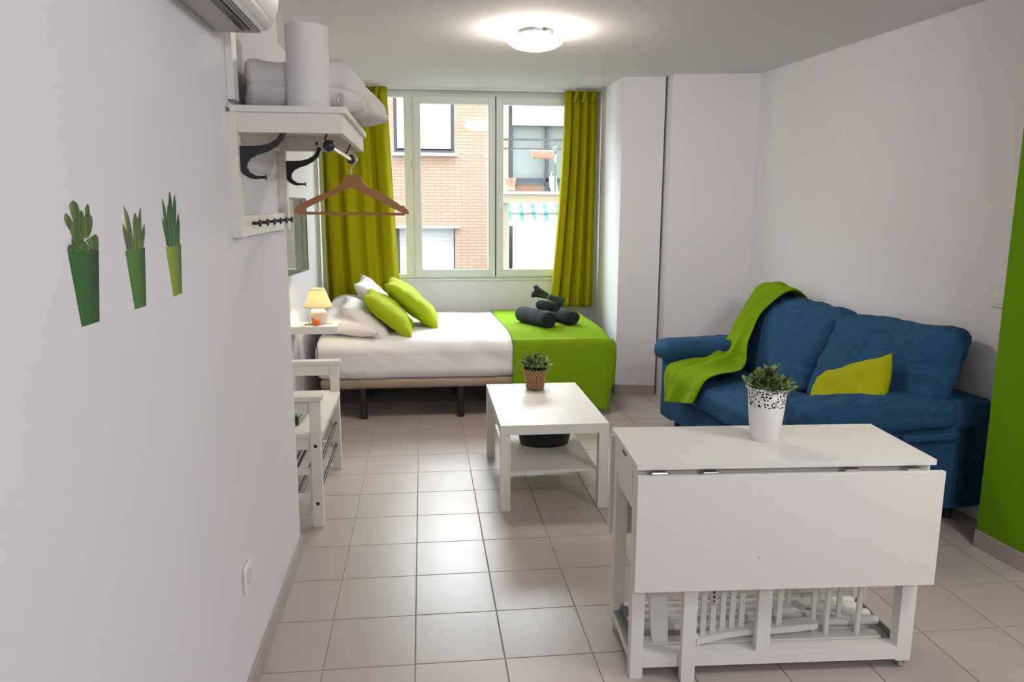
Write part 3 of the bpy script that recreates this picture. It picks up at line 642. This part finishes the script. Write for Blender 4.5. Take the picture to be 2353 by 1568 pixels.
B().rbox((-.012, -.010, .10), (.014, .010, .155), .006, 3).build('inline_switch', blackp, CD, smooth=True)

# ================================================================== BED
BX0, BX1, BY0, BY1, BT = -.77, 1.31, 5.41, 6.77, .598
bed = thing('bed', 'double bed on a beige upholstered base with black legs', 'bed', (BX0, BY0, 0))
B().rbox((.03, -.005, .226), (BX1 - BX0, BY1 - BY0, .298), .03, 8).build('base', beige, bed, smooth=True)
for x in (.33, 1.03, 1.78):
    for y in (.04, .72, 1.28): B().cyl((x, y, 0), (x, y, .23), .026, 18).build('leg', black, bed, smooth=True)
B().rbox((.015, .03, .298), (BX1 - BX0 - .02, BY1 - BY0 - .02, .57), .07, 6).build('mattress', M('mattress_ticking', (.8, .79, .78), .9), bed, smooth=True)
def sheetfn(p, n):
    q = p.copy()
    if n.z > .5: q.z += .008 * nz(p.x * 3.2, p.y * 2.2, 1.3) + .006 * nz(p.x * 10 + p.y * 6, p.y * 7, 2.2) * max(0, (6.1 - p.y))
    f = max(0., min(1., (5.72 - p.y) / .28))
    w_ = max(0., min(1., (p.z - .34) / .22)); q.z -= .035 * f * f * w_ * w_ * (3 - 2 * w_)
    if n.y < -.3:
        q.y += .014 * nz(p.x * 5 + p.z * 4, p.z * 5, 3.3) + .009 * nz(p.x * 14 + p.z * 18, p.z * 4, 6.) + .007 * math.sin(p.x * 16 + p.z * 14 + 3 * nz(p.x * 2, p.z * 2, 5)) * max(0, (p.z - .28) / .3)
    return q
bs = B().rbox((BX0, BY0 - .012, .289), (BX1 + .005, BY1, BT), .075, 44, sheetfn)
bsh = tag(bs.build('bed_sheet', sheetm, smooth=True, ang=180), 'white cotton sheet tucked around the mattress of the bed', 'bed sheet')
# green blanket over the foot of the bed
XF0, XE, YE, TOP = .635, 1.335, BY0 - .020, BT + .007
def blank(a, t):
    s = a * 1.02; d = t * (1.34 + .56)
    xs = XF0 + .05 * (1 - min(1, d / 1.34)) * -1.0
    ds = max(0., s - (XE - XF0)); dt = max(0., d - 1.335)
    x = xs + s * ((XE - xs) / (XE - XF0)) if ds == 0 else XE; y = (BY1 - .045) - d if dt == 0 else YE
    z = TOP + .004 * nz(s * 6, d * 6, 1)
    f = max(0., min(1., (5.72 - y) / .28)); z -= .035 * f * f
    r = .06
    def roll(o):                       # rounded edge then straight down
        if o <= 0: return 0, 0
        ang = min(o / r, PI / 2); return r * math.sin(ang), r * (1 - math.cos(ang)) + max(0, o - r * PI / 2)
    if ds > 0 and dt > 0:
        L = math.hypot(ds, dt); h, dz = roll(L); cx, cy = ds / L, dt / L
        k = math.sin(2 * math.atan2(dt, ds)); fl = .03 * k * min(1, L / .3) * math.cos(min(L, .6) * 5.2)
        x += cx * (h * .6 + fl + .02); y -= cy * (h * .35 + fl * .4); z -= dz * .98
    elif ds > 0:
        h, dz = roll(ds); x += h * .6; z -= dz
    elif dt > 0:
        h, dz = roll(dt); y -= h * .35 + .010 * math.sin(s * 9 + 1) * min(1, dt * 3); z -= dz
    return (x, y, max(z, .012 + .01 * math.sin(s * 20)))
tag(B().grid(blank, 60, 110).build('bed_blanket', gblank, smooth=True, ang=180, solid=.006), 'green fleece blanket laid over the foot of the bed', 'blanket')

# pillows
pg = 'pillows at the head of the bed'
def lean(cx, cy, cz, ang, tilt=0.):
    return basis((cx, cy, cz), (math.cos(ang), tilt, -math.sin(ang)), (0.05, 1, 0))
pillow('bed_pillow', 'white pillow lying flat at the head of the bed, nearest the bedside shelf', 'pillow', .46, .66, .17, pilm, 1.2, lean(-.545, 5.76, .665, .18), pg)
pillow('bed_pillow', 'white pillow lying flat at the head of the bed, against the window curtain', 'pillow', .46, .62, .18, pilm, 5.2, lean(-.55, 6.40, .685, .14), pg)
pillow('bed_pillow', 'white pillow leaning under the front lime cushion', 'pillow', .44, .52, .13, pilm, 9.7, lean(-.42, 5.725, .690, .68, .05), pg)
pillow('bed_pillow', 'white pillow propped behind the rear lime cushion', 'pillow', .48, .56, .15, pilm, 3.7, lean(-.36, 6.28, .760, .80), pg)
pillow('lime_cushion', 'lime green cushion at the front of the bed, leaning on a white pillow', 'cushion', .475, .45, .145, gpil, 2.4, lean(-.255, 5.735, .735, .72), pg, wr=.016)
pillow('lime_cushion', 'lime green cushion farther back on the bed, nearer the window', 'cushion', .53, .48, .155, gpil, 6.6, lean(-.085, 6.02, .775, .72), pg, wr=.016)

# towels
def towel(label, c, d, r, L, seed, sq=.88):
    d = Vector(d).normalized(); T = thing('rolled_towel', label, 'towel', mat=basis((c[0], c[1], c[2]), d, (-d.y, d.x, 0)), group='rolled towels on the bed')
    def sk(a, t):
        an = 2 * PI * a; rr = r * (1 + .05 * nz(math.cos(an) * 2, math.sin(an) * 2 + t * 3, seed) - .06 * math.exp(-((t - .45) / .06) ** 2))
        e = min(1, min(t, 1 - t) / .10); rr *= (.86 + .14 * math.sqrt(max(0, 1 - (1 - e) ** 2)))
        return ((t - .5) * L, rr * math.cos(an), r * sq + rr * math.sin(an) * sq)
    B().grid(sk, 32, 24, True).build('towel_roll', towelm, T, smooth=True)
    for sg in (-1, 1):
        b = B()
        def spi(k):
            th = k * .42; rr = max(.004, (.90 - .026 * th * 1.15) * r * .95); return (sg * L * .497, rr * math.cos(th), r * sq + rr * math.sin(th) * sq)
        b.tube([spi(k) for k in range(70)], .0055, 6)
        b2 = B().tube([(sg * L * .46, 0, r * sq), (sg * L * .488, 0, r * sq)], [r * .85, r * .83], 20)
        b.build('towel_swirl', towelm, b2.build('towel_end', towelm, T, smooth=True), smooth=True)
    return T
ZB = BT + .012
towel('large rolled charcoal towel lying in front on the green blanket', (.865, 5.86, ZB - .004), (.42, -.90, 0), .072, .40, 1.1)
towel('rolled charcoal towel lying behind the large one, on the side of the white wall', (1.105, 5.94, ZB), (.30, -.95, 0), .062, .32, 2.2)
towel('small rolled charcoal towel resting on top of the two others', (.975, 5.93, ZB + .095), (.55, -.83, 0), .045, .20, 3.3)
LV = thing('lavender_bundle', 'tied bundle of dried lavender on top of the rolled towels', 'lavender', mat=basis((.985, 5.93, ZB + .208), (.75, -.30, -.28), (.3, .9, 0)))
sg_ = M('lavender_stalk', (.02, .07, .025), .7, .3, 60); sp_ = M('lavender_bud', (.05, .035, .06), .8, .4, 80)
b1, b2 = B(), B()
for k in range(60):
    a = random.random() * 2 * PI; q = math.sqrt(random.random()); y, z = q * math.cos(a), q * math.sin(a)
    b1.tube([(-.10, y * 0.057,  z * 0.043), (-.02, y * 0.024,  z * 0.024), (.035, y * 0.022,  z * 0.022), (.12, y * 0.046,  z * 0.035)], .0036, 5)
    b2.ball((-.108 - random.random() * .018, y * 0.062,  z * 0.049), .0095, 6, (1.5, 1, 1))
tag(b1.build('stalks', sg_, LV, smooth=True), kind='stuff'); tag(b2.build('buds', sp_, LV, smooth=True), kind='stuff')
B().tube([(.0, .027 * math.cos(a), .027 * math.sin(a)) for a in [2 * PI * k / 20 for k in range(21)]], .0045, 6, False).build('tie', M('lilac_ribbon', (.35, .28, .36), .7), LV, smooth=True)

# ================================================================== COFFEE TABLE
CT = thing('coffee_table', 'white square-legged coffee table with a lower shelf', 'table', (.3703, 3.6454, 0), -.0025)
B().box(0, .55, 0, .90, .40, .45).build('table_top', white, CT, bevel=.0012)
lm_ = B().box(0, .05, 0, .05, 0, .3995).mesh('leg', white, bevel=.0012)
for x in (0, .5):
    for y in (0, .85): inst('leg', lm_, CT, Matrix.Translation((x, y, 0)))
B().box(.05, .50, .03, .87, .188, .203).build('shelf', white, CT, bevel=.001)

# leaves shared by the two plants
def leaf_mesh(name, L, W, mat, curl=.25):
    return B().grid(lambda a, t: (L * a, (t - .5) * W * (math.sin(PI * min(1., a * .93 + .05)) ** .75), L * (curl * a * a * -.6) + .10 * W * (2 * abs(t - .5)) ** 2), 6, 4).mesh(name, mat, True, ang=180)
def plant(root, z0, rad, height, n, me, seed, stems=True):
    rnd = random.Random(seed); tips = []
    sb = B(); m_ = n // 9
    for k in range(m_):
        a = 2 * PI * k / m_ * 2.39; q = math.sqrt((k + .5) / m_); base = Vector((q * rad * .42 * math.cos(a), q * rad * .42 * math.sin(a), z0))
        hz = height * (1.0 - .72 * q * q) * rnd.uniform(.85, 1.05); tip = Vector((q * rad * math.cos(a) * .84, q * rad * math.sin(a) * .84, z0 + hz * .75))
        mid = (base + tip) / 2 + Vector((0, 0, .25 * hz)) * (.4 + q * .4)
        pts = [crom([base, mid, tip], i / 8) for i in range(9)]; sb.tube(pts, .0016, 5); tips.append((pts, q))
    tag(sb.build('stems', stemm, root, smooth=True), kind='stuff')
    for pts, q in tips:
        for j in range(9):
            i = min(8, 2.4 + j * .8); p = crom(pts, i / 8); d = (pts[-1] - pts[-3]).normalized()
            an = rnd.random() * 2 * PI; out = Vector((math.cos(an), math.sin(an), rnd.uniform(-.1, .75)))
            x = (out + d * rnd.uniform(.1, .6) + Vector((p.x, p.y, 0)).normalized() * .35 * q).normalized()
            y = x.cross(Vector((rnd.uniform(-.5, .5), rnd.uniform(-.5, .5), 1))).normalized()
            s = rnd.uniform(.72, 1.15); inst('leaf', me, root, basis(p, x, y) @ Matrix.Scale(s, 4))
W1_ = thing('potted_plant', 'small bushy plant in a woven wicker pot on the coffee table', 'plant', (.652, 4.40, .45))
wk = B(); rows, cols = 11, 22
for r_ in range(rows):
    for c_ in range(cols):
        z0 = .006 + r_ * .0108; rr = lerp(.050, .069, (z0) / .125); a0 = 2 * PI * (c_ + (r_ % 2) * .5) / cols; da = 2 * PI / cols
        def cell(a, t, z0=z0, rr=rr, a0=a0, da=da): 
            o = .0045 * math.sin(PI * a) * (.4 + .6 * math.sin(PI * t)); an = a0 + da * (a * .66 + .17); return ((rr + o) * math.cos(an), (rr + o) * math.sin(an), z0 + .0092 * t)
        wk.grid(cell, 3, 2)
wv_ = wk.build('woven_strips', wick, W1_, smooth=True); tag(wv_, kind='stuff')
B().lathe([(0, 0), (.049, 0), (.0495, .003), (.0685, .124), (.0705, .128), (.0665, .128), (.060, .110), (0, .110)], n=40).build('pot', wickd, W1_, smooth=True)
B().lathe([(0, .112), (.061, .110)], n=24).build('soil', soil, W1_)
plant(W1_, .112, .112, .118, 270, leaf_mesh('leaf_small', .031, .018, leafm2), 11)

TR = thing('oval_tray', 'black oval metal basket with a lacy rim on the coffee table shelf', 'basket', (.668, 4.13, .2032), 0)
B().grid(lambda a, t: ((.135 + .018 * t) * math.cos(2 * PI * a), (.098 + .014 * t) * math.sin(2 * PI * a), .075 * t), 56, 6, True).build('side', trayrim_m, TR, smooth=True, solid=.002)
B().lathe([(0, .002), (1, .002), (1, .0), (0, 0)], n=48, sx=.136, sy=.099).build('bottom', black, TR)

# ================================================================== SOFA
SO = thing('sofa', 'blue denim two-seat sofa against the white wall', 'sofa', (1.63, 5.06, 0), math.atan2(-.9969, .0785))
# local axes: x along the sofa towards the camera, y to the back (mirrored below)
def SB(lo, hi, r, n, name, fn=None, m=None):
    def f(p, q):
        if fn: p = fn(p, q)
        return p
    lo2 = (lo[0], lo[1], lo[2]); hi2 = (hi[0], hi[1], hi[2])
    return B().rbox(lo2, hi2, r, n, f).build(name, m or denim_m, SO, smooth=True, ang=180)
SLEN, SDEP = 1.88, .915
def puff(c, amt, seed, wr=.006):
    def f(p, n):
        d = Vector(((p.x - c[0]) / c[3], (p.y - c[1]) / c[4], (p.z - c[2]) / c[5]))
        e = max(0, 1 - abs(d.x) ** 2) * max(0, 1 - abs(d.y) ** 2) if abs(n.z) > .6 else (max(0, 1 - d.x ** 2) * max(0, 1 - d.z ** 2) if abs(n.y) > .6 else max(0, 1 - d.y ** 2) * max(0, 1 - d.z ** 2))
        return p + n * (amt * e + wr * nz(p.x * 7 + seed, p.y * 7, p.z * 7) + wr * .45 * nz(p.x * 9 + seed, p.y * 22, p.z * 30 + p.x * 12) + wr * .6 * math.sin(p.z * 60 + 5 * nz(p.x * 3, p.z * 2, seed)) * max(0, abs(d.x) - .55))
    return f
SB((.02, .03, .085), (SLEN - .02, SDEP, .29), .012, 8, 'base')
SB((.165, .005, .10), (SLEN - .165, .05, .285), .012, 8, 'front_panel')
for x0 in (.0, SLEN - .185):
    SB((x0, .005, .085), (x0 + .185, SDEP - .05, .515), .018, 8, 'arm')
SB((.0, SDEP - .20, .085), (SLEN + .0, SDEP, .625), .022, 8, 'back_frame')
for x0, x1, sd in ((-.035, .225, 2.2), (SLEN - .235, SLEN + .030, 5.1)):
    SB((x0, -.055, .485), (x1, .735, .632), .062, 20, 'arm_cushion', puff(((x0 + x1) / 2, .34, .56, .13, .39, .075), .012, sd, .010))
SB((.19, -.015, .285), (SLEN - .19, .60, .442), .045, 26, 'seat_cushion', puff((SLEN / 2, .29, .36, .75, .31, .08), .012, 4.4, .010))
for k, (x0, x1) in enumerate(((.135, .955), (.945, 1.80))):
    xc = (x0 + x1) / 2; hw_ = (x1 - x0) / 2
    pf = puff((xc, .62, .68, hw_, .11, .27), .030, 7.7 * k + 1, .013)
    def bc(p, n, pf=pf, k=k, xc=xc, hw_=hw_):
        p = pf(p, n); t = (p.z - .42) / .5
        p.z += -.020 * (1 - ((p.x - xc) / hw_) ** 2) * t + (.018 * (p.x - xc) / hw_ * t if k else -.01 * (p.x - xc) / hw_ * t)
        p.y += .20 * t - .03
        return p
    SB((x0, .50, .425), (x1, .715, .925), .07, 26, 'back_cushion', bc)
SB((SLEN + .0, .42, .442), (SLEN + .035, .72, .482), .014, 6, 'arm_flap')
for x in (.10, SLEN - .10):
    for y in (.10, SDEP - .10): B().cyl((x, y, 0), (x, y, .087), .022, 14).build('foot', black, SO, smooth=True)

SM = SO.matrix_basis
def sl(u, v, z): return Vector((1.63 + .0785 * u + .9969 * v, 5.06 - .9969 * u + .0785 * v, z))
# green throw over the back and seat of the sofa
LE = [(.02, .83, .70), (.015, .82, .90), (.0, .72, .968), (-.01, .60, .80), (.07, .455, .600), (.205, .22, .500), (.215, .03, .478), (.225, -.035, .435), (.265, -.055, .245)]
RE = [(.36, .85, .74), (.38, .84, .90), (.365, .73, .968), (.30, .585, .83), (.375, .455, .64), (.50, .37, .530), (.62, .235, .492), (.72, .02, .488), (.70, -.062, .345)]
def throwfn(a, t):
    l, r = crom(LE, t), crom(RE, t); p = l.lerp(r, a)
    bul = math.sin(PI * a); q = sl(*p); l2, r2 = sl(*l), sl(*r)
    dn = (crom(LE, min(1, t + .02)) - crom(LE, max(0, t - .02)))
    tang = (sl(*(l + dn)) - l2); wd = r2 - l2; nn = wd.cross(tang)
    if nn.length < 1e-6: nn = Vector((0, 0, 1))
    nn.normalize()
    if nn.z < 0 and t < .9: nn = -nn
    if nn.x > 0: nn = -nn if abs(nn.z) < .3 else nn
    wv = .020 * math.sin(a * 13 + t * 9 + 2 * nz(a * 2, t * 4, 2)) + .008 * math.sin(a * 25 + t * 17) + .022 * nz(a * 4, t * 11, 5)
    return q + nn * (.016 + .020 * bul + wv * (.4 + .6 * bul))
tag(B().grid(throwfn, 34, 90).build('sofa_throw', gthrow, smooth=True, ang=180, solid=.006), 'green knitted throw draped diagonally over the sofa back and seat', 'throw')
c0, c1 = sl(1.34, .30, .47), sl(1.72, .44, .66)
cu = pillow('olive_cushion', 'olive green cushion slumped on the sofa near the closer armrest', 'cushion', .47, .36, .16, gcush, 8.8, basis((c0 + c1) / 2 + Vector((.01, 0, .025)), c1 - c0, sl(1.45, .58, .85) - (c0 + c1) / 2), wr=.03, pinch=.02)

# ================================================================== DINING TABLE
DT = thing('dining_table', 'white folding dining table with a hanging front leaf', 'table', (.644, 2.190, 0), -.0510)
DL, DD = .957, .402
B().box(0, DL, 0, DD, .727, .7455).build('table_top', white, DT, bevel=.0012)
B().box(-.003, DL + .012, -.032, -.013, .337, .7165).build('front_leaf', white, DT, bevel=.0015)
B().box(-.003, DL + .012, DD - .008, DD + .011, .345, .7165).build('rear_leaf', white, DT, bevel=.0015)
for x in (.045, .205, .655, .855):
    B().box(x, x + .045, -.013, .012, .7185, .7215).cyl((x, -.013, .7205), (x + .045, -.013, .7205), .0035, 8).build('hinge', chrome, DT)
LZ = .722
def leg(x0, x1, y0, y1, z0, z1, nm='leg'): return B().box(x0, x1, y0, y1, z0, z1).build(nm, white, DT, bevel=.0012)
leg(.006, .048, .030, .075, 0, LZ); leg(.006, .048, .325, .370, 0, LZ)
leg(.905, .956, .030, .075, .032, LZ); leg(.905, .956, .325, .370, .032, LZ)
leg(.167, .212, .000, .028, .002, .70, 'gate_leg'); leg(.424, .470, .030, .058, .082, .70, 'gate_post')
B().box(.212, .424, .003, .025, .62, .66).build('gate_rail', white, DT, bevel=.001)
B().box(.048, .905, .030, .084, .038, .083).build('lower_rail', white, DT, bevel=.0015)
B().box(.048, .905, .345, .370, .038, .083).build('lower_rail', white, DT, bevel=.0015)
for x in (.010, .918):
    B().box(x, x + .028, .075, .325, .038, .075).build('side_rail', white, DT, bevel=.001)
    B().box(x - .001, x + .029, .075, .325, .0752, .0775).box(x + (.026 if x < .5 else -.001), x + (.029 if x < .5 else .002), .075, .325, .0775, .100).build('metal_runner', steel, DT)
B().box(.048, .905, .030, .048, .60, LZ).build('apron', white, DT); B().box(.048, .905, .352, .370, .60, LZ).build('apron', white, DT)
B().box(.012, .030, .075, .325, .563, .612).build('side_apron', white, DT, bevel=.001)
dr = B().box(.004, .022, .078, .322, .616, .722).box(.022, .28, .085, .09, .625, .71).box(.022, .28, .31, .315, .625, .71).box(.022, .28, .085, .315, .62, .625).build('drawer', white, DT, bevel=.001)
B().prism([(.165, .722), (.235, .722), (.225, .713), (.20, .709), (.175, .713)], lambda a, b, k: (.0035 - .001 * k, a, b)).build('finger_notch', blackp, dr)
B().box(.935, .953, .075, .325, .60, LZ).build('side_apron', white, DT)
for y in (.052, .348):
    cs = B().box(.912, .948, y - .014, y + .014, .029, .033).box(.920, .924, y - .012, y + .012, .012, .030).box(.938, .942, y - .012, y + .012, .012, .030).build('caster', steel, DT)
    B().cyl((.924, y, .0135), (.938, y, .0135), .0135, 18).build('wheel', M('clear_wheel', (.4, .42, .4), .25), cs, smooth=True)
# small worn spot on the leaf
B().cyl((.388, -.0322, .445), (.388, -.0318, .445), .0022, 8).build('screw_spot', wood, DT)

# folded chairs stowed inside the table
DM = DT.matrix_basis
def chair(label):
    return thing('folding_chair', label, 'chair', (.644, 2.190, 0), -.0510, group='folded chairs stowed in the table')
def ap(parent, name, b, m=None, **k): return b.build(name, m or white, parent, **k)
c1 = chair('white folded chair with five flat back slats between the table posts')
sl1 = B().box(0, .0185, 0, .010, 0, .52).mesh('back_slat', white, bevel=.001)
for k in range(5): inst('back_slat', sl1, c1, Matrix.Translation((.252 + k * .0335, .083 + k * .003, .094 + k * .0065)) @ Matrix.Rotation(.004 * k, 4, 'Y'))
ap(c1, 'back_rail', B().grid(lambda a, t: (0, 0, 0), 1, 1) if False else B().prism([(.238 + .2 * k / 8, .0845 + .008 * math.sin(PI * k / 8) + .030 * k / 8) for k in range(9)] + [(.438 - .2 * k / 8, .1065 + .008 * math.sin(PI * (8 - k) / 8) + .030 * (8 - k) / 8) for k in range(9)], lambda a, b, k: (a, .072 + .036 * k + .10 * (a - .238) ** 2, b)), bevel=.002)
ap(c1, 'side_board', B().prism([(.078, .60), (.075, .42), (.077, .28), (.090, .12), (.096, .085), (.150, .085), (.146, .16), (.138, .28), (.134, .42), (.135, .60)], lambda a, b, k: (a, .098 + .018 * k, b)), bevel=.002)
B().box(.289, .2995, .0853, .0858, .22, .385).build('printed_label', fwhite, c1)
mk = B()
for k in range(9):
    z = .232 + k * .016; mk.box(.2905, .2905 + .003 + .004 * (k % 2), .0848, .0853, z, z + .006 + .004 * ((k * 7) % 3) / 2)
    mk.box(.2955, .2985, .0848, .0853, z + .001, z + .008)
mk.build('print_marks', blackp, c1)
c2 = chair('white folded chair partly hidden behind the middle table post')
for k in range(3): inst('back_slat', sl1, c2, Matrix.Translation((.450 + k * .037, .112, .116 + k * .004)))
ap(c2, 'back_rail', B().prism([(.440, .097), (.60, .108), (.66, .115), (.668, .124), (.66, .136), (.60, .132), (.44, .120)], lambda a, b, k: (a, .098 + .048 * k, b)), bevel=.003)
ap(c2, 'seat_board', B().prism([(.50, .120), (.61, .135), (.635, .147), (.61, .160), (.50, .147)], lambda a, b, k: (a, .165 + .05 * k, b)), bevel=.003)
c3 = chair('white folded chair with round spindles near the table caster')
for (x, y) in ((.60, .20), (.665, .142), (.70, .115), (.735, .26), (.77, .17), (.808, .11)):
    B().cyl((x, y, .088 if y < .15 else .1175), (x + .004, y, .60), .0095, 14).build('spindle', white, c3, smooth=True)
ap(c3, 'seat_board', B().box(.052, .885, .088, .135, .074, .088), bevel=.003)
ap(c3, 'stretcher', B().box(.60, .86, .145, .19, .074, .088), bevel=.003)
ap(c3, 'stretcher', B().obox((.66, .255, .118), (.14, -.115, 0), (.016, .018, 0), (0, 0, .012)), bevel=.002)
c4 = chair('white folded chair lying flat, its rounded seat slats lined up at the table bottom')
for k in range(4):
    y = .152 + k * .044; x1 = .915 - .006 * k
    ap(c4, 'seat_slat', B().rbox((.055, y, .0890), (x1, y + .034, .117), .013, 4), smooth=True)

# plant in the white lace pot
P2 = thing('potted_plant', 'bushy green plant in a white lace-edged metal pot on the dining table', 'plant', (1.150, 2.405, .7455))
B().lathe([(0, .0), (.045, .0), (.0475, .003), (.0575, .100), (.0585, .104), (.0585, .108), (.0600, .128), (.0645, .182)], n=48).build('pot', lace_m, P2, smooth=True, solid=.0012)
rim = B()
for k in range(30):
    a = 2 * PI * k / 30; rim.ball((.0645 * math.cos(a), .0645 * math.sin(a), .182), .0070, 8, (1, 1, .7))
rim.build('scalloped_rim', plastic, P2, smooth=True)
B().tube([(.0590 * math.cos(a), .0590 * math.sin(a), .1145) for a in [2 * PI * k / 40 for k in range(41)]], .0012, 6, False).tube([(.0583 * math.cos(a), .0583 * math.sin(a), .107) for a in [2 * PI * k / 40 for k in range(41)]], .0010, 6, False).build('bead_line', plastic, P2, smooth=True)
B().lathe([(0, .01), (.043, .01), (.0535, .150), (0, .152)], n=24).build('inner_pot', soil, P2, smooth=True)
plant(P2, .156, .088, .096, 234, leaf_mesh('leaf_broad', .038, .0225, leafm), 23)

# ================================================================== CEILING LAMPS
def ceiling_lamp(label, loc, power, col=(1, .925, .86)):
    L = thing('ceiling_lamp', label, 'ceiling lamp', loc)
    B().lathe([(0, 0), (.105, 0), (.105, -.012), (.098, -.032), (0, -.032)], n=40).build('base_plate', chrome, L, smooth=True)
    bulb = power if abs(loc[1] - 4.5) > .1 else 0
    gl = emit('lamp_glass_%d_%d' % (int(loc[0] * 10), int(loc[1] * 10)), col, 4.0 if bulb else power)
    B().lathe([(.0, -.030), (.095, -.030), (.140, -.045), (.156, -.058), (.158, -.064), (.150, -.076), (.12, -.095), (.07, -.109), (0, -.114)], n=24).build('glass_bowl', gl, L, smooth=True, ang=60)
    B().tube([(.1585 * math.cos(a), .1585 * math.sin(a), -.062) for a in [2 * PI * k / 48 for k in range(49)]], .002, 6, False).build('bowl_edge', plastic, L, smooth=True)
    for k in range(3):
        a = 2 * PI * k / 3 - .9; B().ball((.112 * math.cos(a), .112 * math.sin(a), -.026), .007).build('clip', chrome, L, smooth=True)
    if bulb:                                                    # the lit bulb of a lamp outside the frame
        ld = bpy.data.lights.new('ceiling_lamp_bulb', 'POINT'); ld.energy = bulb * .43; ld.color = col; ld.shadow_soft_size = .11
        lo = bpy.data.objects.new('ceiling_lamp_light', ld); COL.objects.link(lo); lo.parent = L; lo.location = (0, 0, -.235)
        gl.cycles.emission_sampling = 'NONE'
    return L
ceiling_lamp('round white glass ceiling lamp glowing above the coffee table', (.648, 4.50, H), LAMP1, (1, .885, .765))
ceiling_lamp('round white glass ceiling lamp over the near end of the room, out of view', (2.25, 1.15, H), LAMP2)
ceiling_lamp('added cool ceiling lamp behind the camera, out of view, lighting the sticker wall', (1.3, -.9, H), LAMP2 * 1.05, (.83, .93, 1.0))  # added unseen lamp, tinted cool and placed to brighten the left wall

MATS['bulb_glow'].cycles.emission_sampling = 'NONE'
